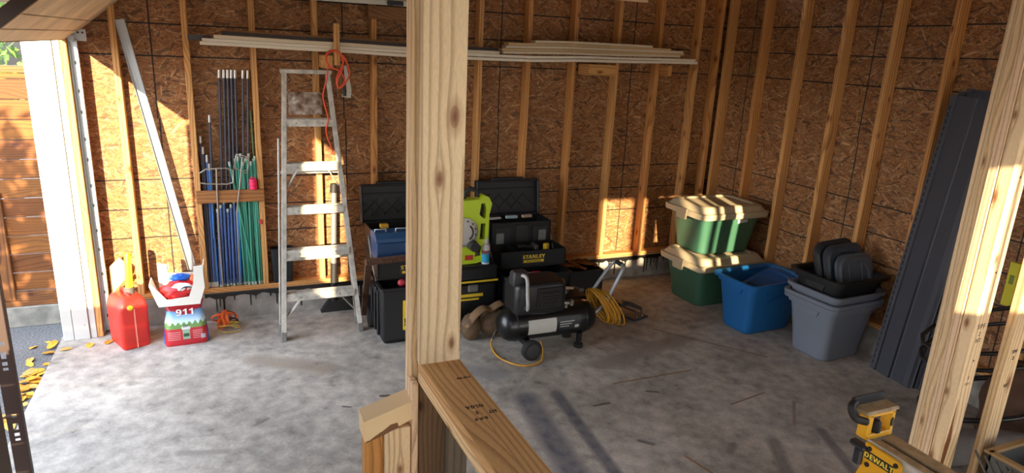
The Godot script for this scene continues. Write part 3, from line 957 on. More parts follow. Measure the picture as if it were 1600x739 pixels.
# ------------------------------------------------------------------ things along the door side
func build_left_things() -> void:
	# long galvanised channel leaning in the corner
	var ch := thing("metal_channel", "long galvanised metal channel leaning against the boards behind the fertiliser bag", "channel", Vector3(-0.24, 0.2435, 0.0))
	var mb := MB.new(ch.position)
	var a := Vector3(-0.236, 0.262, 0.012)
	var b := Vector3(-0.545, 2.06, 0.012)
	var up := (b - a).normalized()
	var rt := up.cross(Vector3(0, 0, 1)).normalized()
	var fw := rt.cross(up)
	var bs := Basis(rt, up, fw)
	var mid := (a + b) * 0.5
	mb.box(mid, Vector3(0.054, 1.824, 0.003), 0.001, bs)
	mb.box(mid + rt * 0.026 + fw * 0.012, Vector3(0.003, 1.824, 0.024), 0.001, bs)
	mb.box(mid - rt * 0.026 + fw * 0.012, Vector3(0.003, 1.824, 0.024), 0.001, bs)
	mb.box(mid - rt * 0.008 + fw * 0.003, Vector3(0.012, 1.824, 0.004), 0.0015, bs)
	part(ch, "profile", mb, galv)

	# fuel can
	var can := thing("fuel_can", "red plastic fuel can with a yellow spout beside the galvanised track", "fuel can", Vector3(-0.655, 0, 0.235), 0.43)
	var red := M(hex("c8281c"), 0.42)
	var rings := []
	for q in [[0.078, 0.115, 0.02, 0.0], [0.086, 0.123, 0.025, 0.012], [0.088, 0.125, 0.028, 0.10], [0.088, 0.125, 0.028, 0.265], [0.086, 0.123, 0.035, 0.290], [0.081, 0.116, 0.04, 0.314], [0.070, 0.102, 0.045, 0.334], [0.050, 0.075, 0.04, 0.346]]:
		rings.append(rrect(q[0], q[1], q[2], q[3]))
	mb = MB.new()
	mb.loft(rings)
	var body := part(can, "body", mb, red)
	mb = MB.new()
	mb.box(Vector3(0, 0.14, 0.1252), Vector3(0.008, 0.27, 0.004), 0.0015)
	mb.box(Vector3(0, 0.312, 0.107), Vector3(0.008, 0.004, 0.03), 0.001, Basis(Vector3.RIGHT, 0.7))
	part(body, "mould_seam", mb, M(hex("e88a76"), 0.5))
	mb = MB.new()
	mb.tube([Vector3(0, 0.338, -0.085), Vector3(0, 0.365, -0.06), Vector3(0, 0.362, 0.0), Vector3(0, 0.335, 0.075)], 0.012, 10)
	part(can, "handle", mb, M(hex("a5241c"), 0.45))
	mb = MB.new()
	mb.lathe([[0.030, 0.335], [0.032, 0.345], [0.032, 0.382], [0.026, 0.386]], Transform3D(Basis.IDENTITY, Vector3(0.02, 0, 0.01)))
	part(can, "collar", mb, M(hex("55504a"), 0.5))
	var sp := MB.new()
	sp.tube([Vector3(0.02, 0.384, 0.01), Vector3(0.024, 0.45, 0.008), Vector3(0.036, 0.60, 0.0), Vector3(0.038, 0.613, 0.0)], [0.021, 0.019, 0.021, 0.018], 12)
	sp.tube([Vector3(0.036, 0.39, 0.028), Vector3(0.044, 0.60, 0.02)], 0.006, 8)
	part(can, "spout", sp, M(hex("f2c81c"), 0.4))
	mb = MB.new()
	mb.lathe([[0.016, 0.0], [0.018, 0.004], [0.018, 0.016], [0.012, 0.02]], Transform3D(Basis(Vector3.RIGHT, 0.8), Vector3(-0.022, 0.278, 0.115)))
	part(can, "vent_cap", mb, M(hex("e0a81c"), 0.4))
	mb = MB.new()
	mb.tube([Vector3(-0.02, 0.285, 0.122), Vector3(-0.008, 0.312, 0.115), Vector3(0.004, 0.33, 0.09), Vector3(0.004, 0.35, 0.05)], 0.004, 6)
	part(can, "tether", mb, M(hex("5a2a22"), 0.6))

	# yellow speed square and an offcut standing on the plate
	var sq := thing("speed_square", "yellow plastic speed square standing on the sill plate behind the fuel can", "square", Vector3(-0.71, 0.245, -0.03))
	mb = MB.new(sq.position)
	mb.prism([Vector2(-0.775, 0.247), Vector2(-0.77, 0.45), Vector2(-0.705, 0.515), Vector2(-0.645, 0.44), Vector2(-0.66, 0.39)], 0.009, Transform3D(Basis.IDENTITY, Vector3(0, 0, -0.03)))
	part(sq, "plate", mb, M(hex("f0d98a"), 0.5))
	var st := thing("wood_offcut", "short brown wood offcut leaning in front of the yellow square", "offcut", Vector3(-0.75, 0.245, 0.0))
	mb = MB.new(st.position)
	mb.box(Vector3(-0.708, 0.315, -0.008), Vector3(0.022, 0.18, 0.018), 0.002, Basis(Vector3(0, 0, 1), -0.72))
	part(st, "stick", mb, M(hex("8a5a2c"), 0.7))

	# fertiliser bag, its tub and the bags in the tub
	var bag := thing("fertiliser_bag", "printed red and blue lawn fertiliser bag standing on the slab", "bag", Vector3(-0.315, 0, 0.33), 0.06)
	rings = []
	for q in [[0.128, 0.055, 0.03, 0.0], [0.136, 0.066, 0.05, 0.02], [0.133, 0.068, 0.055, 0.08], [0.124, 0.062, 0.05, 0.15], [0.112, 0.05, 0.045, 0.20], [0.106, 0.035, 0.03, 0.235], [0.112, 0.018, 0.015, 0.262], [0.122, 0.006, 0.005, 0.285]]:
		rings.append(rrect(q[0], q[1], q[2], q[3], Vector3(0, 0, -0.3 * q[3] * q[3])))
	mb = MB.new()
	mb.loft(rings)
	var bm := M(Color.WHITE, 0.35, 0.0, "bag").duplicate()
	# the print runs across the front of the bag
	var am: ArrayMesh = mb.mesh()
	var mdt := MeshDataTool.new()
	mdt.create_from_surface(am, 0)
	for i in mdt.get_vertex_count():
		var p := mdt.get_vertex(i)
		mdt.set_vertex_uv(i, Vector2(p.x / 0.275 + 0.5, 1.0 - p.y / 0.29))
	am.clear_surfaces()
	mdt.commit_to_surface(am)
	var sack := put(bag, "sack", am, bm)
	lettering(sack, "911", M(hex("f2f0ec"), 0.5), 0.040, Transform3D(Basis(Vector3.RIGHT, -0.45), Vector3(0.004, 0.226, 0.036)), 800, 1.25)
	lettering(sack, "2in1", M(hex("22242c"), 0.5), 0.016, Transform3D(Basis(Vector3.RIGHT, -0.2), Vector3(0.004, 0.135, 0.0585)))
	var tub := thing("plastic_tub", "white plastic tub with a cut-out front on top of the fertiliser bag", "tub", Vector3(-0.335, 0.287, 0.32))
	var wht := M(hex("e6dfd0"), 0.45)
	mb = MB.new(tub.position)
	mb.prism([Vector2(-0.455, 0.290), Vector2(-0.215, 0.290), Vector2(-0.178, 0.40), Vector2(-0.182, 0.555), Vector2(-0.235, 0.545), Vector2(-0.245, 0.43), Vector2(-0.275, 0.345), Vector2(-0.405, 0.335), Vector2(-0.485, 0.445), Vector2(-0.50, 0.438)], 0.004, Transform3D(Basis.IDENTITY, Vector3(0, 0, 0.405)))
	mb.prism([Vector2(-0.455, 0.290), Vector2(-0.215, 0.290), Vector2(-0.185, 0.46), Vector2(-0.40, 0.47), Vector2(-0.40, 0.53), Vector2(-0.455, 0.545)], 0.004, Transform3D(Basis.IDENTITY, Vector3(0, 0, 0.262)))
	mb.box(Vector3(-0.335, 0.293, 0.334), Vector3(0.24, 0.006, 0.145), 0.002)
	mb.box(Vector3(-0.196, 0.42, 0.334), Vector3(0.006, 0.27, 0.145), 0.002, Basis(Vector3(0, 0, 1), -0.14))
	mb.box(Vector3(-0.474, 0.37, 0.334), Vector3(0.006, 0.165, 0.145), 0.002, Basis(Vector3(0, 0, 1), 0.28))
	part(tub, "shell", mb, wht)
	var rb := thing("seed_bag", "crumpled red plastic bag with a white curl mark lying in the white tub", "bag", Vector3(-0.33, 0.297, 0.33))
	mb = MB.new(rb.position)
	mb.blob(Vector3(-0.325, 0.368, 0.345), Vector3(0.125, 0.068, 0.055), 0.35, 4)
	var rbody := part(rb, "sack", mb, M(hex("c71f22"), 0.35))
	mb = MB.new(rb.position)
	var arc := []
	for i in 14:
		var th := 0.6 + i * 0.36
		arc.append(Vector3(-0.285 + cos(th) * 0.040, 0.385 + sin(th) * 0.026, 0.402 - absf(cos(th)) * 0.012))
	mb.tube(arc, [0.002, 0.005, 0.007, 0.008, 0.008, 0.008, 0.008, 0.007, 0.007, 0.006, 0.006, 0.005, 0.004, 0.002], 6, false, 0.4)
	part(rbody, "curl_mark", mb, M(hex("262325"), 0.5))
	mb = MB.new(rb.position)
	mb.blob(Vector3(-0.315, 0.40, 0.376), Vector3(0.066, 0.032, 0.022), 0.3, 9)
	part(rbody, "white_patch", mb, M(hex("e9e6e2"), 0.4))
	var bb := thing("blue_pouch", "crumpled bright blue plastic pouch tucked behind the red bag in the tub", "bag", Vector3(-0.33, 0.44, 0.29))
	mb = MB.new(bb.position)
	mb.blob(Vector3(-0.325, 0.452, 0.315), Vector3(0.062, 0.024, 0.035), 0.4, 14)
	part(bb, "sack", mb, M(hex("2264c8"), 0.35))
	var ob := thing("orange_packet", "crumpled orange and white packet at the end of the tub", "packet", Vector3(-0.24, 0.4, 0.3))
	mb = MB.new(ob.position)
	mb.blob(Vector3(-0.245, 0.43, 0.315), Vector3(0.035, 0.035, 0.03), 0.4, 21)
	part(ob, "sack", mb, M(hex("d46a3a"), 0.45))

	# orange straps and a yellow cord beside the bag
	var os := thing("strap_bundle", "bundle of orange ratchet straps on the slab beside the fertiliser bag", "straps", Vector3(-0.08, 0, 0.14))
	var lr := RandomNumberGenerator.new()
	lr.seed = 77
	for k in 9:
		mb = MB.new(os.position)
		var pts := []
		var c := Vector3(-0.075 + lr.randf_range(-0.03, 0.03), 0.055 + lr.randf_range(-0.02, 0.025), 0.14 + lr.randf_range(-0.04, 0.04))
		var r1 := lr.randf_range(0.045, 0.085)
		var r2 := lr.randf_range(0.02, 0.045)
		var bs2 := Basis.from_euler(Vector3(lr.randf_range(-0.6, 0.6), lr.randf() * TAU, lr.randf_range(-0.3, 0.3)))
		for i in 22:
			var th := TAU * i / 22
			var p: Vector3 = c + bs2 * Vector3(cos(th) * r1, sin(th) * r2, 0)
			p.y = maxf(p.y, 0.006)
			pts.append(p)
		mb.tube(pts, 0.011, 8, true, 0.25)
		part(os, "strap_loop", mb, M(hex("e8692c") if k % 4 != 3 else hex("2a2420"), 0.6))
	var yc := thing("utility_rope", "thin yellow cord looped on the slab beside the orange straps", "cord", Vector3(-0.02, 0, 0.2))
	mb = MB.new(yc.position)
	var pts := []
	for i in 40:
		var th := i * 0.36
		pts.append(Vector3(-0.055 + cos(th) * (0.075 + 0.012 * sin(i * 0.7)), 0.004 + 0.0016 * i + (0.02 if i > 20 else 0.0) * sin(th), 0.235 + sin(th) * 0.045))
	mb.tube(pts, 0.004, 6)
	part(yc, "cord", mb, M(hex("b99a3c"), 0.6))

# ------------------------------------------------------------------ rods in their bay
func rod(called: String, a: Vector3, b: Vector3, r: float, m: Material, tip: Material, tipl: float) -> Node3D:
	var o := thing(called, "", "rod", a)
	var mb := MB.new(a)
	mb.cyl(a, b, r, r, 10)
	part(o, "shaft", mb, m)
	if tip != null:
		var u := (b - a).normalized()
		mb = MB.new(a)
		mb.cyl(b - u * tipl * 0.2, b + u * tipl, r * 1.15, r * 1.1, 10)
		part(o, "ferrule", mb, tip)
		mb = MB.new(a)
		mb.cyl(a, a + u * tipl * 0.9, r * 1.16, r * 1.16, 10)
		part(o, "end_sleeve", mb, tip)
	return o

func build_rods() -> void:
	var dark := M(hex("3d3a44"), 0.4)
	var sil := M(hex("c9c4bb"), 0.35, 0.7)
	var blue := M(hex("41598a"), 0.45)
	var lblue := M(hex("2f78bd"), 0.45)
	var green := M(hex("3d8a72"), 0.45)
	var gtop := M(hex("a9b8a8"), 0.4, 0.4)
	var tops := [-0.002, 0.027, 0.051, 0.074, 0.098, 0.146, 0.178]
	var bots := [-0.062, -0.030, -0.005, 0.020, 0.048, 0.075, 0.100]
	for i in 7:
		var o := rod("long_rod", Vector3(bots[i], 0.245, -0.062 + 0.006 * (i % 2)), Vector3(tops[i], 1.725, -0.060), 0.0085, dark, sil, 0.045)
		tag(o, "long dark rod with pale tip, %s of seven tallest rods" % ["leftmost", "second from the left", "third from the left", "middle one", "third from the right", "second from the right", "rightmost"][i], "rod", "tall dark rods in the stud bay")
	var sh := [[-0.147, 1.29, -0.165, dark, "short dark rod with a pale end, leftmost in the bay beside the stud"], [-0.137, 1.215, -0.145, dark, "short dark rod with a thin tip, just right of the leftmost short rod"], [-0.081, 1.43, -0.118, dark, "dark rod of middling height standing apart left of the tall ones"], [-0.116, 1.16, -0.13, blue, "blue rod with a white tip behind the left end of the wire frame"], [-0.105, 1.10, -0.108, lblue, "bright blue rod standing at the left beneath the wire frame"]]
	for q in sh:
		var o := rod("short_rod", Vector3(q[2], 0.245, -0.035), Vector3(q[0], q[1], -0.035), 0.0085, q[3], sil, 0.04)
		tag(o, q[4], "rod", "short rods at the left of the bay")
	for i in 8:
		var x := -0.085 + i * 0.022
		var o := rod("blue_rod", Vector3(x, 0.245, -0.022 - 0.012 * (i % 2)), Vector3(x + 0.012, 0.80 + 0.03 * (i % 3), -0.024), 0.0085, blue if i < 6 else lblue, gtop, 0.02)
		tag(o, "blue rod standing below the ledge board, %s from the left" % ["first", "second", "third", "fourth", "fifth", "sixth", "seventh", "last"][i], "rod", "blue rods behind the ledge")
	var gt := [0.027, 0.065, 0.082, 0.100, 0.112, 0.126, 0.139, 0.152, 0.164, 0.180, 0.190]
	var gb := [0.150, 0.078, 0.092, 0.104, 0.116, 0.085, 0.130, 0.142, 0.168, 0.176, 0.190]
	for i in 11:
		var o := rod("green_rod", Vector3(gb[i], 0.245, -0.010 - 0.012 * (i % 3)), Vector3(gt[i], 1.13 + 0.018 * (i * 5 % 4), -0.010 - 0.008 * (i % 2)), 0.0085, green, gtop, 0.025)
		tag(o, "green rod in the stud bay, %s from the left by its top" % ["first", "second", "third", "fourth", "fifth", "sixth", "seventh", "eighth", "ninth", "tenth", "last"][i], "rod", "green rods in the stud bay")
	var tall := rod("thin_green_rod", Vector3(0.197, 0.245, -0.062), Vector3(0.182, 1.50, -0.062), 0.005, M(hex("567a4c"), 0.5), null, 0)
	tag(tall, "thin tall green rod against the right-hand stud of the bay", "rod")
	# wire frames
	var wire := M(hex("a39a8c"), 0.4, 0.6)
	var f := thing("wire_frame", "wide flat wire frame on a rod in front of the dark rods", "wire frame", Vector3(-0.06, 0.245, 0.006))
	var mb := MB.new(f.position)
	var z := 0.03
	mb.tube([Vector3(-0.168, 1.085, z), Vector3(-0.125, 1.113, z), Vector3(0.0, 1.118, z), Vector3(0.046, 1.100, z), Vector3(0.040, 1.015, z), Vector3(0.0, 1.005, z), Vector3(-0.125, 1.012, z), Vector3(-0.170, 1.02, z)], 0.0055, 8)
	mb.tube([Vector3(-0.06, 1.118, z), Vector3(-0.066, 0.96, 0.03), Vector3(-0.075, 0.6, -0.005), Vector3(-0.075, 0.246, -0.01)], 0.006, 8)
	part(f, "wire", mb, wire)
	var g := thing("wire_frame", "smaller twisted wire frame tilted above the green rods", "wire frame", Vector3(0.08, 0.245, 0.02))
	mb = MB.new(g.position)
	mb.tube([Vector3(0.066, 1.205, z), Vector3(0.150, 1.175, z), Vector3(0.135, 1.075, z), Vector3(0.055, 1.120, z)], 0.005, 8, true)
	mb.tube([Vector3(0.075, 1.215, z + 0.02), Vector3(0.148, 1.195, z + 0.02), Vector3(0.140, 1.095, z - 0.01), Vector3(0.048, 1.110, z - 0.01)], 0.005, 8, true)
	mb.tube([Vector3(0.108, 1.19, z), Vector3(0.085, 1.02, 0.034), Vector3(0.05, 0.80, 0.028), Vector3(0.04, 0.246, -0.005)], 0.005, 8)
	part(g, "wire", mb, wire)
	var s := thing("twine_spool", "bright pink spool of twine standing on the ledge board", "twine", Vector3(0.168, 0.960, 0.012))
	mb = MB.new()
	mb.lathe([[0.024, 0.0], [0.027, 0.004], [0.027, 0.020], [0.0245, 0.024], [0.0275, 0.03], [0.0275, 0.05], [0.0245, 0.055], [0.0265, 0.06], [0.025, 0.072]])
	mb.tube([Vector3(-0.02, 0.07, 0), Vector3(-0.01, 0.085, 0), Vector3(0.01, 0.085, 0), Vector3(0.02, 0.07, 0)], 0.003, 6)
	part(s, "spool", mb, M(hex("f0285e"), 0.5))
	var rt := thing("red_tag", "small red plastic tag on the stud right of the green rods", "tag", Vector3(0.205, 0.70, 0.002))
	mb = MB.new()
	mb.box(Vector3(0, 0.02, 0.003), Vector3(0.022, 0.034, 0.006), 0.002)
	part(rt, "plate", mb, M(hex("c83232"), 0.5))
	# bin between the studs behind the ladder
	var bn := thing("plastic_bin", "small black plastic bin on the sill plate behind the stepladder", "bin", Vector3(0.34, 0.2435, -0.04))
	mb = MB.new()
	var rr := []
	for q in [[0.068, 0.036, 0.0], [0.078, 0.040, 0.25], [0.080, 0.042, 0.262], [0.075, 0.037, 0.262], [0.066, 0.033, 0.01]]:
		rr.append(rrect(q[0], q[1], 0.012, q[2]))
	mb.loft(rr, true, true, true, 1, true)
	part(bn, "shell", mb, M(hex("17181b"), 0.5))

# ------------------------------------------------------------------ stepladder and what hangs above it
func build_ladder() -> void:
	var l := thing("stepladder", "worn aluminium stepladder standing folded near the wall of studs", "stepladder", Vector3(0.55, 0, 0.43))
	var fl := Vector3(0.289, 0.0, 0.506)
	var fr := Vector3(0.815, 0.0, 0.486)
	var tl := Vector3(0.402, 1.775, 0.10)
	var tr := Vector3(0.688, 1.775, 0.093)
	var foot := M(hex("6d6a64"), 0.7)
	for q in [[fl, tl, 1.0], [fr, tr, -1.0]]:
		var a: Vector3 = q[0]
		var b: Vector3 = q[1]
		var up := (b - a).normalized()
		var fw := Vector3(0, 0, 1)
		fw = (fw - up * fw.dot(up)).normalized()
		var rt := up.cross(fw).normalized()
		var bs := Basis(rt, up, fw)
		var len := a.distance_to(b)
		var m := (a + b) * 0.5
		var mb := MB.new(l.position)
		mb.box(m - fw * 0.022, Vector3(0.028, len, 0.003), 0.001, bs)
		mb.box(m + fw * 0.0, Vector3(0.003, len, 0.044), 0.001, bs)
		mb.box(m + fw * 0.022, Vector3(0.030, len, 0.003), 0.001, bs)
		var rail := part(l, "rail", mb, alu)
		mb = MB.new(l.position)
		mb.box(a + up * 0.03, Vector3(0.036, 0.06, 0.052), 0.004, bs)
		part(rail, "foot", mb, foot)
	for k in 5:
		var t: float = [0.309, 0.600, 0.886, 1.174, 1.468][k] / 1.775
		var a := fl.lerp(tl, t)
		var b := fr.lerp(tr, t)
		var c := (a + b) * 0.5
		var w := a.distance_to(b) - 0.016
		var mb := MB.new(l.position)
		mb.box(c + Vector3(0, 0.0, -0.010), Vector3(w, 0.004, 0.078), 0.001)
		mb.box(c + Vector3(0, -0.024, 0.028), Vector3(w, 0.050, 0.004), 0.0015)
		mb.box(c + Vector3(0, -0.018, -0.048), Vector3(w, 0.036, 0.004), 0.0015)
		for r in 4:
			mb.box(c + Vector3(0, 0.003, -0.035 + r * 0.017), Vector3(w, 0.003, 0.005), 0.001)
		var stp := part(l, "step", mb, alu)
		mb = MB.new(l.position)
		for s in [-1, 1]:
			mb.cyl(c + Vector3(s * w * 0.28, -0.024, 0.030), c + Vector3(s * w * 0.28, -0.024, 0.033), 0.005, -1, 8)
		part(stp, "rivet", mb, M(hex("7c776e"), 0.5, 0.6))
		if k == 0 or k == 3:
			for s in [[a, 1.0, fl], [b, -1.0, fr]]:
				var p0: Vector3 = c + Vector3(-s[1] * w * 0.30, -0.045, 0.022)
				var p1: Vector3 = s[0] + Vector3(s[1] * 0.012, -0.155, 0.030)
				mb = MB.new(l.position)
				mb.tube([p0, p1], 0.011, 6, false, 0.3)
				part(l, "brace", mb, alu)
	var mb := MB.new(l.position)
	mb.box((tl + tr) * 0.5 + Vector3(0, 0.006, -0.01), Vector3(tl.distance_to(tr) + 0.05, 0.028, 0.075), 0.003)
	part(l, "top_cap", mb, alu)
	for q in [[Vector3(0.281, 0, 0.347), Vector3(0.345, 1.33, 0.115)], [Vector3(0.810, 0, 0.343), Vector3(0.735, 1.33, 0.110)]]:
		mb = MB.new(l.position)
		mb.tube([q[0], q[1]], 0.010, 4, false, 0.7)
		var lg := part(l, "rear_leg", mb, alu)
		mb = MB.new(l.position)
		mb.cyl(q[0], q[0] + Vector3(0.003, 0.05, -0.008), 0.016, 0.016, 8)
		part(lg, "foot", mb, foot)
	for y in [0.5, 1.1]:
		mb = MB.new(l.position)
		mb.box(Vector3(0.546, y, 0.347 - y * 0.176), Vector3(0.47 - y * 0.045, 0.022, 0.010), 0.002)
		part(l, "rear_brace", mb, alu)
	# spreader arm that catches the light beside the right rail
	mb = MB.new(l.position)
	mb.tube([Vector3(0.745, 1.13, 0.21), Vector3(0.770, 1.06, 0.215), Vector3(0.772, 0.96, 0.225), Vector3(0.765, 0.90, 0.25)], 0.007, 6, false, 0.4)
	part(l, "spreader", mb, alu)
	mb = MB.new(l.position)
	mb.box(Vector3(0.537, 1.563, 0.055), Vector3(0.225, 0.155, 0.004), 0.001, Basis(Vector3.RIGHT, -0.15))
	part(l, "paint_shelf", mb, tri_mat(Color.WHITE, 0.7, 0.1, "rust", 1.6))

	# orange extension cord looped over the bracket
	var orange := M(hex("e2522a"), 0.5)
	var c := thing("extension_cord", "orange extension cord looped over the lumber bracket above the stepladder", "cord", Vector3(0.738, 1.93, 0.2))
	mb = MB.new(c.position)
	mb.tube(spline(CORD, 5), 0.0055, 8)
	part(c, "cord", mb, orange)
	mb = MB.new(c.position)
	mb.tube([Vector3(0.772, 1.715, 0.205), Vector3(0.781, 1.665, 0.205), Vector3(0.784, 1.63, 0.205)], [0.008, 0.014, 0.012], 10)
	part(c, "plug", mb, M(hex("1c1c1e"), 0.5))
	var h := thing("pull_saw", "pale grey curved hand tool hanging beside the orange cord", "hand tool", Vector3(0.80, 1.82, 0.17))
	mb = MB.new()
	mb.prism([Vector2(-0.014, 0.01), Vector2(0.004, 0.012), Vector2(0.022, -0.07), Vector2(0.036, -0.15), Vector2(0.030, -0.205), Vector2(-0.028, -0.198), Vector2(-0.026, -0.185), Vector2(0.006, -0.17), Vector2(0.004, -0.13), Vector2(-0.008, -0.07)], 0.006)
	part(h, "blade", mb, M(hex("bdb6a8"), 0.5, 0.2))

	# floor scraper behind the ladder
	var t := thing("floor_scraper", "black-headed floor scraper with a tubular handle behind the stepladder", "floor scraper", Vector3(0.70, 0, 0.06))
	mb = MB.new(t.position)
	mb.prism([Vector2(0.595, 0.0), Vector2(1.075, 0.0), Vector2(1.065, 0.085), Vector2(0.655, 0.085)], 0.03, Transform3D(Basis.IDENTITY, Vector3(0, 0, 0.05)))
	part(t, "head", mb, M(hex("1d1a19"), 0.6))
	mb = MB.new(t.position)
	mb.cyl(Vector3(0.695, 0.08, 0.05), Vector3(0.703, 0.38, 0.044), 0.027, 0.025)
	part(t, "socket", mb, M(hex("1d1a19"), 0.6))
	mb = MB.new(t.position)
	mb.cyl(Vector3(0.702, 0.36, 0.044), Vector3(0.718, 0.93, 0.035), 0.021)
	part(t, "handle", mb, M(hex("8f8f8c"), 0.4, 0.5))
	mb = MB.new(t.position)
	mb.cyl(Vector3(0.718, 0.92, 0.035), Vector3(0.719, 0.985, 0.034), 0.030, 0.024)
	part(t, "grip", mb, M(hex("1d1a19"), 0.6))

const CORD := [Vector3(0.698,1.225,0.205),Vector3(0.682,1.284,0.195),Vector3(0.654,1.388,0.20),Vector3(0.669,1.475,0.20),Vector3(0.650,1.562,0.20),Vector3(0.640,1.635,0.20),Vector3(0.659,1.733,0.235),Vector3(0.670,1.817,0.245),Vector3(0.660,1.888,0.24),Vector3(0.679,1.921,0.235),Vector3(0.717,1.931,0.235),Vector3(0.758,1.908,0.235),Vector3(0.777,1.863,0.235),Vector3(0.755,1.807,0.235),Vector3(0.727,1.747,0.235),Vector3(0.735,1.692,0.235),Vector3(0.765,1.701,0.235),Vector3(0.779,1.748,0.235),Vector3(0.746,1.798,0.245),Vector3(0.687,1.822,0.245),Vector3(0.658,1.871,0.247),Vector3(0.680,1.914,0.245),Vector3(0.732,1.924,0.245),Vector3(0.782,1.884,0.24),Vector3(0.812,1.808,0.235),Vector3(0.811,1.766,0.235),Vector3(0.772,1.706,0.25),Vector3(0.737,1.688,0.25),Vector3(0.730,1.735,0.25),Vector3(0.757,1.791,0.25),Vector3(0.771,1.842,0.24),Vector3(0.762,1.900,0.215),Vector3(0.757,1.925,0.17)]

func spline(p: Array, k: int) -> Array:
	var out := []
	for i in p.size() - 1:
		var a: Vector3 = p[maxi(i - 1, 0)]
		var b: Vector3 = p[i]
		var c: Vector3 = p[i + 1]
		var d: Vector3 = p[mini(i + 2, p.size() - 1)]
		for j in k:
			out.append(b.cubic_interpolate(c, a, d, float(j) / k))
	out.append(p[-1])
	return out

# ------------------------------------------------------------------ lumber on the brackets
func trim_board(called: String, label: String, x0: float, x1: float, ys: Array, z: float, d: float, th: float, m: Material) -> void:
	# ys: [x, y of the underside] pairs, the board sags between them
	var o := thing(called, label, "board", Vector3(x0, ys[0][1], z), 0.0, "lumber on the brackets")
	var mb := MB.new(o.position)
	mb.uo = Vector2(rng.randf(), rng.randf())
	var rings := []
	var n := 20
	for i in n + 1:
		var x := lerpf(x0, x1, float(i) / n)
		var y: float = ys[-1][1]
		for k in ys.size() - 1:
			if x <= ys[k + 1][0]:
				var t := clampf((x - ys[k][0]) / (ys[k + 1][0] - ys[k][0]), 0, 1)
				t = t * t * (3 - 2 * t)
				y = lerpf(ys[k][1], ys[k + 1][1], t)
				break
		var ring := PackedVector3Array([Vector3(x, y, z + d), Vector3(x, y, z), Vector3(x, y + th, z), Vector3(x, y + th, z + d)])
		rings.append(ring)
	# ring seen from +x: make it counter-clockwise
	for i in rings.size():
		var r: PackedVector3Array = rings[i]
		r.reverse()
		rings[i] = r
	var flat := []
	for j in 4:
		var k := (j + 1) % 4
		for i in n:
			mb.quad(rings[i][j], rings[i][k], rings[i + 1][k], rings[i + 1][j], 10 + j)
	mb._cap(rings[0], true)
	mb._cap(rings[-1], false)
	part(o, "board", mb, m)

func build_lumber() -> void:
	var w := M(hex("e8dcc4"), 0.55)
	var w2 := M(hex("d9c8a8"), 0.6)
	var tan := M(hex("c9a878"), 0.65)
	var dk := M(hex("2c211b"), 0.6)
	var br := M(hex("8d6138"), 0.7)
	var gry := M(hex("4a4748"), 0.6)
	var low := [[-0.1, 1.930], [0.7, 1.918], [1.3, 1.903], [2.1, 1.903], [2.8, 1.922], [3.75, 1.938]]
	var z := 0.085
	var d := 0.09
	trim_board("trim_board", "long off-white trim board, bottom one of the stack on the brackets", -0.100, 3.745, low, z, d, 0.021, w)
	var l2 := low.map(func(q): return [q[0], q[1] + 0.0225 + (0.004 if q[0] > 1.0 and q[0] < 3 else 0.0)])
	trim_board("trim_board", "long off-white trim board, second from the bottom of the stack", -0.086, 3.72, l2, z, d, 0.018, w)
	var l3 := l2.map(func(q): return [q[0], q[1] + 0.020])
	trim_board("trim_board", "off-white trim board with a dark cut end, third layer on the bracket side", -0.017, 1.93, l3, z, d, 0.022, w2)
	var l4 := l3.map(func(q): return [q[0], q[1] + 0.024])
	trim_board("dark_board", "dark brown board above the white trim in the stack", 0.03, 1.92, l4, z, d, 0.022, dk)
	var l5 := l4.map(func(q): return [q[0], q[1] + 0.0225])
	trim_board("brown_board", "thin brown board lying topmost above the dark board", 0.03, 1.75, l5, z - 0.02, d, 0.012, br)
	trim_board("grey_strip", "dark grey strip poking out at the end of the trim stack", -0.17, -0.035, [[-0.2, 1.955], [1.0, 1.955]], z - 0.045, 0.04, 0.035, gry)
	var hi := [[1.9, 1.957], [2.6, 1.972], [3.7, 1.988]]
	var ends := [[1.96, 3.56, "tan-edged trim board, lowest of the shorter boards behind the post"], [1.95, 3.60, "tan-edged trim board, longest of the shorter boards behind the post"], [1.98, 3.585, "trim board in the middle of the shorter boards behind the post"], [2.00, 3.46, "trim board second from the top of the shorter boards"], [2.22, 3.28, "warped trim board lying on top of the shorter boards"]]
	for i in 5:
		var yy := hi.map(func(q): return [q[0], q[1] + 0.0205 * i - (0.004 * i if q[0] > 3 else 0.0)])
		trim_board("trim_board", ends[i][2], ends[i][0], ends[i][1], yy, z, d, 0.0175, w2 if i % 2 == 0 else tan)

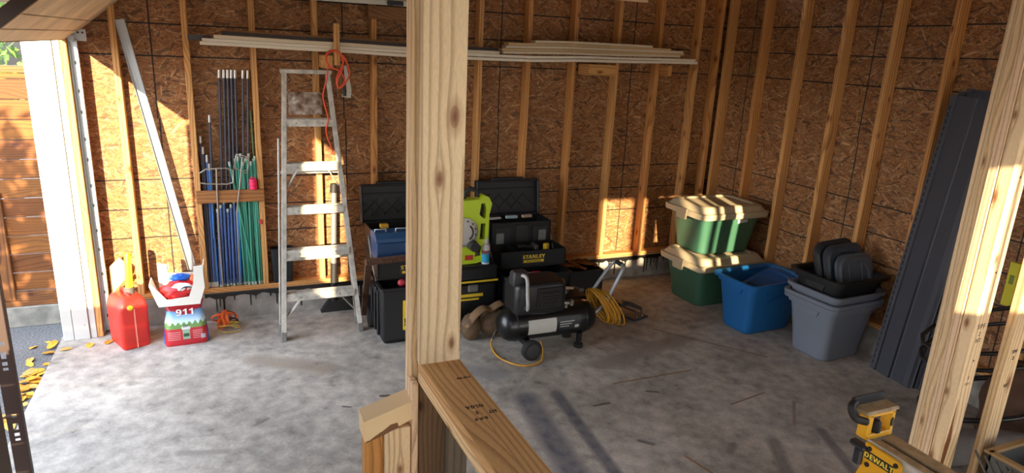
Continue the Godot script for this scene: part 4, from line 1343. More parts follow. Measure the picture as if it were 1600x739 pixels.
# ------------------------------------------------------------------ tool storage
func tool_chest(x0: float, x1: float, label: String) -> Node3D:
	var cx := (x0 + x1) * 0.5
	var o := thing("rolling_tool_chest", label, "tool chest", Vector3(cx, 0, 0.4))
	var p := o.position
	var w := x1 - x0
	var grey := M(hex("8b8b86"), 0.35, 0.4)
	var mb := MB.new(p)
	var rr := []
	for q in [[w / 2 - 0.02, 0.185, 0.0], [w / 2 - 0.005, 0.200, 0.03], [w / 2, 0.205, 0.385], [w / 2 + 0.006, 0.21, 0.39], [w / 2 + 0.006, 0.21, 0.405], [w / 2 - 0.014, 0.19, 0.405], [w / 2 - 0.025, 0.18, 0.03]]:
		rr.append(rrect(q[0], q[1], 0.025, q[2], Vector3(cx, 0, 0.575)))
	mb.loft(rr, true, true, true, 1, true)
	var bin := part(o, "bin", mb, blk)
	mb = MB.new(p)
	for k in 3:
		mb.box(Vector3(x0 - 0.004, 0.2, 0.47 + k * 0.1), Vector3(0.014, 0.33, 0.03), 0.005)
	mb.box(Vector3(x0 - 0.008, 0.36, 0.575), Vector3(0.024, 0.045, 0.16), 0.008)
	part(bin, "side_rib", mb, blk)
	for s in [x0 + 0.0, x1 - 0.0]:
		mb = MB.new(p)
		mb.cyl(Vector3(s - 0.022, 0.075, 0.43), Vector3(s + 0.022, 0.075, 0.43), 0.075, 0.075, 20)
		var wh := part(o, "wheel", mb, M(hex("1d1d1f"), 0.6))
		mb = MB.new(p)
		mb.cyl(Vector3(s - 0.026, 0.075, 0.43), Vector3(s + 0.026, 0.075, 0.43), 0.03, 0.03, 12)
		part(wh, "hub", mb, M(hex("3a3a3c"), 0.5))
	mb = MB.new(p)
	mb.tray(Vector3(x0, 0.432, 0.43), Vector3(x1, 0.556, 0.66), 0.012)
	var tr := part(o, "tray", mb, blk)
	mb = MB.new(p)
	mb.box(Vector3(cx - 0.13, 0.505, 0.545), Vector3(0.006, 0.09, 0.2), 0.001)
	mb.box(Vector3(cx + 0.09, 0.505, 0.545), Vector3(0.006, 0.09, 0.2), 0.001)
	part(tr, "divider", mb, blk)
	mb = MB.new(p)
	mb.box(Vector3(cx, 0.4935, 0.659), Vector3(0.19, 0.070, 0.006), 0.003)
	mb.box(Vector3(cx, 0.436, 0.663), Vector3(w + 0.01, 0.010, 0.012), 0.003)
	part(tr, "front_panel", mb, M(hex("1f1f21"), 0.4))
	var yel := M(hex("e8c32a"), 0.45)
	lettering(tr, "STANLEY", yel, 0.028, Transform3D(Basis.IDENTITY, Vector3(cx, 0.5095, 0.6625) - p), 800, 1.12)
	mb = MB.new(p)
	mb.box(Vector3(cx, 0.4755, 0.6625), Vector3(0.165, 0.019, 0.002), 0.0)
	var bar := part(tr, "badge", mb, yel)
	lettering(bar, "FATMAX", blk, 0.012, Transform3D(Basis.IDENTITY, Vector3(cx, 0.4755, 0.664) - p), 800, 1.9)
	for s in [x0 + 0.006, x1 - 0.006]:
		mb = MB.new(p)
		mb.tube([Vector3(s, 0.36, 0.64), Vector3(s, 0.50, 0.46), Vector3(s, 0.66, 0.33)], 0.010, 6, false, 0.5)
		part(o, "hinge_arm", mb, grey)
	mb = MB.new(p)
	mb.tray(Vector3(x0 + 0.01, 0.455, 0.17), Vector3(x1 - 0.02, 0.715, 0.42), 0.014)
	var up := part(o, "upper_case", mb, blk)
	mb = MB.new(p)
	mb.box(Vector3(cx, 0.60, 0.424), Vector3(0.11, 0.19, 0.010), 0.006)
	mb.box(Vector3(cx - 0.16, 0.60, 0.424), Vector3(0.13, 0.16, 0.008), 0.006)
	mb.box(Vector3(cx + 0.155, 0.60, 0.424), Vector3(0.13, 0.16, 0.008), 0.006)
	part(up, "front_panel", mb, M(hex("232325"), 0.45))
	for q in [[cx - 0.185, 0.595], [cx + 0.17, 0.605], [cx - 0.01, 0.51]]:
		mb = MB.new(p)
		mb.box(Vector3(q[0], q[1], 0.434), Vector3(0.062, 0.088 if q[1] > 0.55 else 0.045, 0.014), 0.005)
		mb.box(Vector3(q[0], q[1] + 0.015, 0.443), Vector3(0.046, 0.022, 0.006), 0.003)
		part(up, "latch", mb, grey)
	# lid thrown back, ribbed inside
	var lb := Basis(Vector3.RIGHT, -0.12)
	var lc := Vector3(cx - 0.015, 0.845, 0.115)
	mb = MB.new(p)
	mb.box(lc, Vector3(w, 0.285, 0.012), 0.004, lb)
	for s in [-1, 1]:
		mb.box(lc + lb * Vector3(s * (w / 2 - 0.008), 0, 0.028), Vector3(0.016, 0.285, 0.056), 0.005, lb)
		mb.box(lc + lb * Vector3(0, s * 0.135, 0.028), Vector3(w, 0.016, 0.056), 0.005, lb)
	mb.box(lc + lb * Vector3(0, 0.150, 0.02), Vector3(w * 0.5, 0.022, 0.05), 0.006, lb)
	var lid := part(o, "lid", mb, blk)
	for k in 9:
		var sx := -w / 2 + 0.05 + (k % 5) * w / 5.2
		mb = MB.new(p)
		var ang := 0.8 if k < 5 else -0.8
		mb.box(lc + lb * Vector3(clampf(sx, -w / 2 + 0.07, w / 2 - 0.07), -0.03, 0.010), Vector3(0.010, 0.17, 0.012), 0.002, lb * Basis(Vector3(0, 0, 1), ang))
		part(lid, "rib", mb, blk)
	mb = MB.new(p)
	mb.box(lc + lb * Vector3(0, 0.07, 0.010), Vector3(w - 0.05, 0.010, 0.014), 0.002, lb)
	part(lid, "rib", mb, blk)
	return o

func small_box(called: String, label: String, cat: String, at: Vector3, s: Vector3, m: Material, turn := 0.0, group := "") -> Node3D:
	var o := thing(called, label, cat, at, turn, group)
	var mb := MB.new()
	mb.box(Vector3(0, s.y / 2, 0), s, minf(s.x, s.y) * 0.15)
	part(o, "body", mb, m)
	return o

func build_tools() -> void:
	var lc := tool_chest(0.905, 1.405, "open black rolling tool chest left of the centre post, lid thrown back")
	var mb := MB.new(lc.position)
	mb.box(Vector3(1.15, 0.205, 0.7815), Vector3(0.20, 0.215, 0.003), 0.0)
	var yl := part(lc, "label_panel", mb, M(hex("e8c21c"), 0.45))
	mb = MB.new(lc.position)
	mb.box(Vector3(1.10, 0.245, 0.7835), Vector3(0.05, 0.018, 0.002), 0.0)
	mb.box(Vector3(1.085, 0.225, 0.7835), Vector3(0.016, 0.03, 0.002), 0.0)
	mb.box(Vector3(1.075, 0.165, 0.7835), Vector3(0.03, 0.035, 0.002), 0.0)
	mb.box(Vector3(1.085, 0.135, 0.7835), Vector3(0.05, 0.016, 0.002), 0.0)
	part(yl, "pictogram", mb, blk)
	var rc := tool_chest(1.805, 2.345, "open black rolling tool chest right of the centre post behind the compressor")
	# blue steel toolbox standing on the left chest
	var navy := M(hex("1d3f66"), 0.4, 0.2)
	var bt := thing("steel_toolbox", "blue steel toolbox with chrome latches standing on the left tool chest", "toolbox", Vector3(1.08, 0.556, 0.556))
	mb = MB.new(bt.position)
	mb.box(Vector3(1.08, 0.625, 0.556), Vector3(0.36, 0.135, 0.20), 0.006)
	part(bt, "body", mb, navy)
	mb = MB.new(bt.position)
	mb.prism([Vector2(-0.102, 0.0), Vector2(0.102, 0.0), Vector2(0.102, 0.025), Vector2(0.06, 0.055), Vector2(-0.06, 0.055), Vector2(-0.102, 0.025)], 0.182, Transform3D(Basis(Vector3.UP, PI / 2), Vector3(1.08, 0.694, 0.556)))
	var ld := part(bt, "lid", mb, M(hex("2a5077"), 0.4, 0.2))
	for x in [0.935, 1.08]:
		mb = MB.new(bt.position)
		mb.tube([Vector3(x - 0.03, 0.745, 0.571), Vector3(x - 0.028, 0.768, 0.576), Vector3(x + 0.045, 0.768, 0.576), Vector3(x + 0.048, 0.745, 0.571)], 0.005, 8)
		part(ld, "handle", mb, M(hex("b9bcbf"), 0.3, 0.8))
	for x in [1.115, 1.0]:
		mb = MB.new(bt.position)
		mb.box(Vector3(x, 0.655, 0.6585), Vector3(0.034, 0.07, 0.006), 0.003)
		mb.box(Vector3(x, 0.668, 0.663), Vector3(0.020, 0.022, 0.006), 0.003)
		if x > 1.05:
			part(bt, "latch", mb, M(hex("c6c8ca"), 0.25, 0.85))
	var rd := thing("red_knob_tool", "black tool with a red knob lying in the bin of the left chest", "hand tool", Vector3(1.09, 0.38, 0.64))
	mb = MB.new(rd.position)
	mb.lathe([[0.012, 0.0], [0.026, 0.008], [0.026, 0.03], [0.014, 0.04]], Transform3D(Basis(Vector3.RIGHT, 1.2), Vector3(1.06, 0.405, 0.68)), 10)
	part(rd, "knob", mb, M(hex("b3283a"), 0.5))
	mb = MB.new(rd.position)
	mb.cyl(Vector3(1.07, 0.41, 0.68), Vector3(1.16, 0.43, 0.64), 0.016)
	part(rd, "grip", mb, M(hex("2a2a2c"), 0.5))
	var ft := small_box("yellow_case", "small yellow case lying in the open top of the left chest", "case", Vector3(1.03, 0.70, 0.30), Vector3(0.06, 0.03, 0.05), M(hex("c99a2e"), 0.5))
	# bent rusty angle leaning over the left chest
	var an := thing("angle_iron", "rusty brown bent angle iron leaning across the left tool chest", "angle iron", Vector3(0.9, 0, 0.22))
	var rust := tri_mat(hex("6b4a35"), 0.8, 0.1, "rustplain", 3.0)
	mb = MB.new(an.position)
	var a := Vector3(0.888, 0.0, 0.20)
	var b := Vector3(0.832, 0.60, 0.705)
	var u := (b - a).normalized()
	var r := Vector3(1, 0, 0)
	r = (r - u * r.dot(u)).normalized()
	mb.box((a + b) * 0.5 + r * 0.004, Vector3(0.042, a.distance_to(b), 0.030), 0.003, Basis(r, u, r.cross(u)))
	part(an, "leg", mb, rust)
	mb = MB.new(an.position)
	var e := Vector3(1.40, 0.625, 0.705)
	u = (e - b).normalized()
	mb.box((b + e) * 0.5 + Vector3(0, -0.018, 0), Vector3(b.distance_to(e) + 0.03, 0.042, 0.028), 0.003, Basis(u, Vector3(0, 0, 1).cross(u), Vector3(0, 0, 1)))
	part(an, "arm", mb, rust)
	# low toolbox carrying the saw and the spray bottle
	var lo := thing("black_toolbox", "black toolbox with yellow stripes under the lime green saw", "toolbox", Vector3(1.585, 0, 0.6))
	mb = MB.new(lo.position)
	mb.box(Vector3(1.585, 0.19, 0.60), Vector3(0.335, 0.38, 0.29), 0.02)
	part(lo, "body", mb, blk)
	mb = MB.new(lo.position)
	mb.box(Vector3(1.588, 0.445, 0.60), Vector3(0.345, 0.115, 0.31), 0.022)
	part(lo, "lid", mb, M(hex("1b1b1d"), 0.4))
	mb = MB.new(lo.position)
	mb.box(Vector3(1.588, 0.389, 0.752), Vector3(0.335, 0.014, 0.012), 0.003)
	part(lo, "stripe", mb, M(hex("d9b727"), 0.5))
	mb = MB.new(lo.position)
	mb.box(Vector3(1.555, 0.285, 0.7465), Vector3(0.18, 0.024, 0.006), 0.002)
	mb.box(Vector3(1.545, 0.255, 0.7465), Vector3(0.14, 0.014, 0.006), 0.002)
	part(lo, "stripe", mb, M(hex("d9b727"), 0.5))
	mb = MB.new(lo.position)
	mb.box(Vector3(1.565, 0.34, 0.752), Vector3(0.075, 0.05, 0.016), 0.006)
	mb.box(Vector3(1.565, 0.355, 0.76), Vector3(0.06, 0.012, 0.010), 0.004)
	part(lo, "latch", mb, M(hex("85837c"), 0.35, 0.5))
	# lime green saw
	var sw := thing("power_saw", "lime green power saw standing on the black toolbox beside the post", "saw", Vector3(1.56, 0.503, 0.60))
	var lime := M(hex("b7cf1e"), 0.4)
	mb = MB.new(sw.position)
	var out := [Vector2(1.44, 0.505), Vector2(1.60, 0.508), Vector2(1.652, 0.520), Vector2(1.668, 0.60), Vector2(1.690, 0.69), Vector2(1.690, 0.86), Vector2(1.708, 0.94), Vector2(1.685, 0.985), Vector2(1.655, 0.998), Vector2(1.62, 0.975), Vector2(1.44, 0.965)]
	frame_with_holes(mb, out, [[Vector2(1.615, 0.865), Vector2(1.628, 0.945), Vector2(1.655, 0.945), Vector2(1.668, 0.90), Vector2(1.664, 0.84), Vector2(1.648, 0.835)], [Vector2(1.622, 0.685), Vector2(1.628, 0.80), Vector2(1.664, 0.80), Vector2(1.660, 0.685)], [Vector2(1.585, 0.56), Vector2(1.625, 0.64), Vector2(1.640, 0.63), Vector2(1.632, 0.56)]], 0.045, Vector3(0, 0, 0.655))
	part(sw, "housing", mb, lime)
	mb = MB.new(sw.position)
	mb.box(Vector3(1.60, 0.74, 0.632), Vector3(0.20, 0.44, 0.03), 0.01)
	part(sw, "grip_core", mb, M(hex("232322"), 0.6))
	mb = MB.new(sw.position)
	var disc := Transform3D(Basis(Vector3.RIGHT, PI / 2), Vector3(1.50, 0.745, 0.700))
	mb.lathe([[0.105, 0.0], [0.105, 0.014], [0.085, 0.02], [0.02, 0.02]], disc, 28)
	var gd := part(sw, "guard", mb, M(hex("b8b6ae"), 0.35, 0.5))
	for k in 8:
		var th := k * 0.5 - 1.2
		mb = MB.new(sw.position)
		mb.cyl(Vector3(1.50 + cos(th) * 0.085, 0.745 + sin(th) * 0.085, 0.718), Vector3(1.50 + cos(th) * 0.085, 0.745 + sin(th) * 0.085, 0.724), 0.007, -1, 8)
		part(gd, "bolt", mb, M(hex("55544f"), 0.4, 0.6))
	mb = MB.new(sw.position)
	var arc := []
	for i in 12:
		var th := -0.9 + i * 0.16
		arc.append(Vector3(1.50 + cos(th) * 0.062, 0.745 + sin(th) * 0.062, 0.722))
	mb.tube(arc, 0.009, 8, false, 0.5)
	part(gd, "slot", mb, M(hex("1c1c1b"), 0.6))
	mb = MB.new(sw.position)
	mb.cyl(Vector3(1.563, 0.652, 0.70), Vector3(1.567, 0.648, 0.765), 0.038, 0.034, 20)
	mb.tube([Vector3(1.575, 0.63, 0.74), Vector3(1.60, 0.585, 0.74)], 0.014, 8)
	part(sw, "motor", mb, M(hex("2c2b2a"), 0.5))
	mb = MB.new(sw.position)
	mb.box(Vector3(1.545, 0.555, 0.703), Vector3(0.06, 0.035, 0.008), 0.002)
	part(sw, "red_tag", mb, M(hex("b8352a"), 0.5))
	mb = MB.new(sw.position)
	mb.tube([Vector3(1.51, 0.975, 0.655), Vector3(1.52, 1.02, 0.655), Vector3(1.56, 1.045, 0.65), Vector3(1.60, 1.03, 0.65), Vector3(1.62, 0.985, 0.65)], [0.016, 0.018, 0.018, 0.016, 0.012], 10)
	part(sw, "top_hook", mb, M(hex("2a2a28"), 0.6))
	# spray bottle
	var sb := thing("spray_bottle", "white and blue spray bottle standing on the black toolbox", "bottle", Vector3(1.672, 0.503, 0.70))
	mb = MB.new()
	mb.lathe([[0.028, 0.0], [0.030, 0.004], [0.030, 0.125], [0.026, 0.140], [0.012, 0.152]], Transform3D.IDENTITY, 20)
	var bd := part(sb, "body", mb, M(hex("d9d6d0"), 0.4))
	mb = MB.new()
	mb.lathe([[0.0305, 0.012], [0.0308, 0.014], [0.0308, 0.074], [0.0305, 0.076]], Transform3D.IDENTITY, 20)
	part(bd, "blue_band", mb, M(hex("2490b8"), 0.4))
	mb = MB.new()
	mb.lathe([[0.0305, 0.078], [0.0308, 0.080], [0.0308, 0.100], [0.0305, 0.102]], Transform3D.IDENTITY, 20)
	part(bd, "print_band", mb, M(hex("8a5a62"), 0.4))
	mb = MB.new()
	mb.lathe([[0.010, 0.15], [0.013, 0.154], [0.012, 0.172], [0.005, 0.186]], Transform3D.IDENTITY, 14)
	part(sb, "cap", mb, M(hex("d2d0cb"), 0.45))
	# bits in the right chest
	small_box("tape_measure", "yellow tape measure in the open tray of the right tool chest", "tape measure", Vector3(2.21, 0.525, 0.585), Vector3(0.045, 0.055, 0.035), M(hex("d8b425"), 0.5), 0.3)
	small_box("drill_bit_card", "white drill bit card, nearest the saw, on the rim of the right chest", "card", Vector3(1.885, 0.716, 0.30), Vector3(0.12, 0.014, 0.03), M(hex("b8b6b0"), 0.5), 0.05, "cards on the right chest")
	small_box("drill_bit_card", "blue and white card, middle of three on the rim of the right chest", "card", Vector3(2.035, 0.716, 0.30), Vector3(0.095, 0.022, 0.03), M(hex("9fb4b6"), 0.5), -0.04, "cards on the right chest")
	small_box("drill_bit_card", "orange and white card, rightmost of three on the rim of the right chest", "card", Vector3(2.165, 0.716, 0.30), Vector3(0.085, 0.022, 0.03), M(hex("b89a86"), 0.5), 0.06, "cards on the right chest")
	var hm := thing("claw_hammer", "dark claw hammer lying in the tray of the right tool chest", "hammer", Vector3(2.05, 0.53, 0.56))
	mb = MB.new(hm.position)
	mb.tube([Vector3(1.98, 0.575, 0.58), Vector3(2.13, 0.545, 0.55)], 0.010, 8)
	part(hm, "handle", mb, M(hex("2e2c2b"), 0.5))
	mb = MB.new(hm.position)
	mb.box(Vector3(2.13, 0.555, 0.55), Vector3(0.03, 0.035, 0.09), 0.006)
	part(hm, "head", mb, M(hex("6d6b68"), 0.35, 0.6))
	var sd := thing("screwdriver", "screwdriver with a red tip and a tan handle lying on the right chest", "screwdriver", Vector3(2.0, 0.41, 0.73))
	mb = MB.new(sd.position)
	mb.cyl(Vector3(1.90, 0.425, 0.765), Vector3(2.03, 0.418, 0.765), 0.011, 0.008, 10)
	part(sd, "handle", mb, M(hex("8a6a4a"), 0.5))
	mb = MB.new(sd.position)
	mb.cyl(Vector3(2.03, 0.418, 0.765), Vector3(2.085, 0.415, 0.765), 0.014, 0.012, 10)
	part(sd, "tip", mb, M(hex("a8283a"), 0.5))
	# leather pouches
	var po := thing("tool_belt", "brown leather tool belt with pouches lying in front of the black toolbox", "tool belt", Vector3(1.65, 0, 0.86))
	var lea := tri_mat(hex("6b5238"), 0.8, 0, "mottle", 3.0)
	mb = MB.new(po.position)
	mb.blob(Vector3(1.70, 0.105, 0.855), Vector3(0.125, 0.105, 0.075), 0.22, 31)
	part(po, "pouch", mb, lea)
	mb = MB.new(po.position)
	mb.blob(Vector3(1.515, 0.10, 0.865), Vector3(0.075, 0.10, 0.06), 0.22, 37)
	part(po, "pouch", mb, lea)
	mb = MB.new(po.position)
	mb.tube(spline([Vector3(1.46, 0.12, 0.90), Vector3(1.53, 0.20, 0.90), Vector3(1.60, 0.232, 0.88), Vector3(1.66, 0.215, 0.86), Vector3(1.70, 0.235, 0.86), Vector3(1.75, 0.245, 0.85), Vector3(1.785, 0.215, 0.83)], 4), 0.030, 10, false, 0.25)
	part(po, "belt", mb, M(hex("7d6042"), 0.75))
	mb = MB.new(po.position)
	mb.box(Vector3(1.70, 0.10, 0.935), Vector3(0.012, 0.12, 0.008), 0.003, Basis(Vector3(0, 0, 1), 0.3))
	part(po, "strap", mb, M(hex("7d6042"), 0.75))

func frame_with_holes(mb: MB, outer: Array, holes: Array, d: float, at: Vector3) -> void:
	# cut the polygon into horizontal strips so that holes stay open
	var polys := [PackedVector2Array(outer)]
	for h in holes:
		var hp := PackedVector2Array(h)
		var c := Vector2.ZERO
		for q in hp:
			c += q
		c /= hp.size()
		var next := []
		for p in polys:
			for half in [PackedVector2Array([Vector2(c.x - 9, -9), Vector2(c.x, -9), Vector2(c.x, 9), Vector2(c.x - 9, 9)]), PackedVector2Array([Vector2(c.x, -9), Vector2(c.x + 9, -9), Vector2(c.x + 9, 9), Vector2(c.x, 9)])]:
				for q in Geometry2D.intersect_polygons(p, half):
					for s in Geometry2D.clip_polygons(q, hp):
						if s.size() > 2:
							next.append(s)
		polys = next
	for p in polys:
		mb.prism(Array(p), d, Transform3D(Basis.IDENTITY, at))

func build_compressor() -> void:
	var o := thing("air_compressor", "black wheeled air compressor with a horizontal tank on the slab", "air compressor", Vector3(1.98, 0, 1.12))
	var p := o.position
	var zc := 1.12
	var tk := M(hex("131314"), 0.28)
	var mb := MB.new(p)
	var prof := [[0.02, -0.365], [0.06, -0.358], [0.092, -0.335], [0.112, -0.30], [0.118, -0.26], [0.118, 0.26], [0.112, 0.30], [0.092, 0.335], [0.06, 0.358], [0.02, 0.365]]
	mb.lathe(prof, Transform3D(Basis(Vector3(0, 0, 1), -PI / 2), Vector3(1.98, 0.20, zc)), 32, false)
	var tank := part(o, "tank", mb, tk)
	mb = MB.new(p)
	for s in [-0.26, 0.26]:
		mb.lathe([[0.1185, s - 0.004], [0.1205, s - 0.002], [0.1205, s + 0.002], [0.1185, s + 0.004]], Transform3D(Basis(Vector3(0, 0, 1), -PI / 2), Vector3(1.98, 0.20, zc)), 32, false)
	part(tank, "weld_seam", mb, tk)
	# curved labels follow the tank
	for q in [["white_label", 1.79, 2.00, 0.02, 0.90, M(hex("b9b7ae"), 0.5)], ["black_label", 2.015, 2.19, 0.08, 0.90, M(hex("26262a"), 0.45)]]:
		mb = MB.new(p)
		var rings := []
		for i in 9:
			var th := lerpf(q[3], q[4], i / 8.0) - 0.42
			var ring := PackedVector3Array()
			for x in [q[1], q[2]]:
				ring.append(Vector3(x, 0.20 + sin(th) * 0.1192, zc + cos(th) * 0.1192))
			rings.append(ring)
		mb.loft(rings, false, false, false)
		var lb := part(tank, q[0], mb, q[5])
		if q[0] == "black_label":
			for k in 3:
				mb = MB.new(p)
				var th := 0.18 - k * 0.14
				mb.box(Vector3(2.08 - 0.01 * k, 0.20 + sin(th) * 0.1198, zc + cos(th) * 0.1198), Vector3(0.11 - 0.02 * k, 0.005, 0.001), 0, Basis(Vector3.RIGHT, -th))
				part(lb, "print_line", mb, M(hex("b5b5b2"), 0.5))
			mb = MB.new(p)
			mb.box(Vector3(2.155, 0.20 + sin(-0.16) * 0.1198, zc + cos(-0.16) * 0.1198), Vector3(0.03, 0.022, 0.001), 0, Basis(Vector3.RIGHT, 0.16))
			part(lb, "print_block", mb, M(hex("b5b5b2"), 0.5))
	mb = MB.new(p)
	mb.box(Vector3(2.10, 0.318, zc + 0.03), Vector3(0.055, 0.003, 0.045), 0.001, Basis(Vector3.RIGHT, 0.25))
	part(tank, "small_label", mb, M(hex("a39c8e"), 0.5))
	# wheels, axle, feet
	for z in [0.935, 1.29]:
		mb = MB.new(p)
		mb.lathe([[0.03, -0.022], [0.060, -0.022], [0.070, -0.014], [0.070, 0.014], [0.060, 0.022], [0.03, 0.022]], Transform3D(Basis(Vector3.RIGHT, PI / 2), Vector3(1.795, 0.070, z)), 28)
		var wh := part(o, "wheel", mb, M(hex("151515"), 0.7))
		mb = MB.new(p)
		mb.lathe([[0.012, 0.0], [0.046, 0.002], [0.046, 0.010], [0.012, 0.012]], Transform3D(Basis(Vector3.RIGHT, PI / 2), Vector3(1.795, 0.070, z + 0.014)), 20)
		part(wh, "hub", mb, M(hex("2a2a2b"), 0.5))
	mb = MB.new(p)
	mb.cyl(Vector3(1.795, 0.070, 0.93), Vector3(1.795, 0.070, 1.30), 0.010, -1, 10)
	mb.box(Vector3(1.795, 0.09, 1.12), Vector3(0.04, 0.05, 0.22), 0.004)
	part(o, "axle", mb, tk)
	for z in [1.02, 1.20]:
		mb = MB.new(p)
		mb.cyl(Vector3(2.20, 0.03, z), Vector3(2.20, 0.11, z), 0.020, 0.022, 12)
		var ft := part(o, "foot", mb, tk)
		mb = MB.new(p)
		mb.lathe([[0.032, 0.0], [0.034, 0.004], [0.032, 0.026], [0.020, 0.034]], Transform3D(Basis.IDENTITY, Vector3(2.20, 0, z)), 16)
		part(ft, "rubber_pad", mb, M(hex("0f0f0f"), 0.85))
	# motor under its shroud
	mb = MB.new(p)
	var rings := []
	for q in [[0.185, 0.115, 0.05, 0.305], [0.190, 0.12, 0.055, 0.33], [0.188, 0.12, 0.055, 0.48], [0.180, 0.112, 0.05, 0.505], [0.165, 0.10, 0.05, 0.517]]:
		rings.append(rrect(q[0], q[1], q[2], q[3], Vector3(1.88, 0, zc)))
	mb.loft(rings)
	mb.box(Vector3(1.93, 0.41, zc + 0.121), Vector3(0.19, 0.15, 0.010), 0.004)
	mb.box(Vector3(1.93, 0.40, zc + 0.127), Vector3(0.15, 0.11, 0.006), 0.002)
	var shr := part(o, "motor_shroud", mb, M(hex("161617"), 0.42))
	mb = MB.new(p)
	mb.box(Vector3(1.88, 0.297, zc), Vector3(0.34, 0.03, 0.16), 0.006)
	part(o, "mount", mb, tk)
	for k in 5:
		mb = MB.new(p)
		mb.box(Vector3(1.93, 0.445 - 0.022 * k, zc + 0.131), Vector3(0.12, 0.008, 0.004), 0.001)
		part(shr, "vent_slot", mb, M(hex("0a0a0a"), 0.6))
	mb = MB.new(p)
	var ringp := []
	for i in 24:
		var th := TAU * i / 24
		ringp.append(Vector3(1.735 + cos(th) * 0.030, 0.40 + sin(th) * 0.062, zc + 0.112 + cos(th) * 0.012))
	mb.tube(ringp, 0.005, 6, true)
	part(shr, "fan_ring", mb, M(hex("2d2d2f"), 0.4))
	mb = MB.new(p)
	rings = []
	for q in [[0.055, 0.045, 0.015, 0.50], [0.058, 0.048, 0.015, 0.515], [0.055, 0.045, 0.02, 0.575], [0.045, 0.036, 0.02, 0.592]]:
		rings.append(rrect(q[0], q[1], q[2], q[3], Vector3(1.735, 0, zc + 0.04)))
	mb.loft(rings)
	part(o, "cylinder_head", mb, M(hex("2f2e2d"), 0.5))
	mb = MB.new(p)
	mb.tube(spline([Vector3(1.735, 0.565, 1.19), Vector3(1.745, 0.575, 1.225), Vector3(1.755, 0.55, 1.25), Vector3(1.760, 0.44, 1.256), Vector3(1.768, 0.36, 1.252), Vector3(1.782, 0.305, 1.19)], 5), 0.012, 10)
	part(o, "grey_hose", mb, M(hex("a7a6a2"), 0.45))
	mb = MB.new(p)
	mb.cyl(Vector3(1.738, 0.567, 1.165), Vector3(1.74, 0.568, 1.205), 0.016)
	part(o, "hose_fitting", mb, M(hex("8b7358"), 0.35, 0.7))
	mb = MB.new(p)
	mb.cyl(Vector3(2.09, 0.30, 1.18), Vector3(2.09, 0.34, 1.18), 0.014)
	mb.cyl(Vector3(2.06, 0.335, 1.18), Vector3(2.125, 0.335, 1.19), 0.010)
	mb.cyl(Vector3(2.125, 0.32, 1.195), Vector3(2.125, 0.36, 1.195), 0.016)
	part(o, "regulator", mb, M(hex("9a968c"), 0.3, 0.7))
	mb = MB.new(p)
	mb.tube([Vector3(2.11, 0.31, 1.10), Vector3(2.02, 0.30, 1.205), Vector3(1.90, 0.292, 1.215), Vector3(1.80, 0.298, 1.21)], 0.007, 8)
	part(o, "air_line", mb, M(hex("2b2b2c"), 0.4))
	# lifting handle
	mb = MB.new(p)
	mb.tube(spline([Vector3(2.30, 0.20, 1.02), Vector3(2.36, 0.25, 1.01), Vector3(2.415, 0.345, 1.0), Vector3(2.53, 0.505, 1.0), Vector3(2.555, 0.535, 1.015), Vector3(2.562, 0.545, 1.05)], 4), 0.014, 10)
	mb.tube(spline([Vector3(2.562, 0.545, 1.10), Vector3(2.558, 0.538, 1.135), Vector3(2.54, 0.515, 1.15), Vector3(2.436, 0.312, 1.15), Vector3(2.36, 0.23, 1.15), Vector3(2.29, 0.19, 1.15)], 4), 0.014, 10)
	var hd := part(o, "handle", mb, M(hex("9b9ea0"), 0.35, 0.5))
	mb = MB.new(p)
	mb.cyl(Vector3(2.562, 0.545, 1.035), Vector3(2.562, 0.545, 1.115), 0.017, -1, 12)
	part(hd, "grip", mb, M(hex("1b1b1b"), 0.6))

	# yellow hose: a coil on the handle end, and its tail round the wheel
	var yel := M(hex("b98420"), 0.5)
	var h := thing("air_hose", "yellow air hose coiled over the compressor handle", "air hose", Vector3(2.40, 0.1, 1.17))
	mb = MB.new(h.position)
	var lr := RandomNumberGenerator.new()
	lr.seed = 5
	var pts := []
	var turns := 13
	for i in turns * 20 + 1:
		var t := float(i) / 20.0
		var th := TAU * t
		var k := t / turns
		var c := Vector3(2.335 + 0.14 * k, 0.285 - 0.035 * k, 1.17 + 0.01 * sin(t * 2.1))
		var rr := 0.150 + 0.012 * sin(floorf(t) * 2.7)
		pts.append(c + Vector3(-0.066, 0.118, 0.0) * (cos(th) * rr / 0.135) + Vector3(0.02, 0.01, 0.075) * sin(th) + Vector3(0.012 * sin(th * 0.5 + t), 0, 0))
	mb.tube(pts, 0.0048, 6)
	part(h, "coil", mb, yel)
	var tl := thing("air_hose", "short loop of yellow hose lying on the slab around the compressor wheel", "air hose", Vector3(1.7, 0, 1.25))
	mb = MB.new(tl.position)
	mb.tube(spline([Vector3(1.655, 0.09, 0.99), Vector3(1.62, 0.03, 1.0), Vector3(1.60, 0.008, 1.08), Vector3(1.60, 0.008, 1.22), Vector3(1.67, 0.008, 1.345), Vector3(1.76, 0.008, 1.375), Vector3(1.845, 0.012, 1.34), Vector3(1.876, 0.05, 1.29), Vector3(1.872, 0.11, 1.26)], 6), 0.006, 8)
	part(tl, "hose", mb, yel)
	mb = MB.new(tl.position)
	mb.tube([Vector3(1.672, 0.125, 0.985), Vector3(1.65, 0.085, 0.99), Vector3(1.63, 0.045, 0.995)], [0.007, 0.010, 0.008], 8)
	part(tl, "coupling", mb, M(hex("2a2622"), 0.4, 0.5))

	# black crate with offcuts behind the hose
	var cr := thing("scrap_crate", "black crate of wood offcuts behind the yellow hose coil", "crate", Vector3(2.66, 0, 0.30))
	mb = MB.new(cr.position)
	mb.tray(Vector3(2.50, 0.0, 0.14), Vector3(2.83, 0.27, 0.44), 0.012)
	part(cr, "shell", mb, blk)
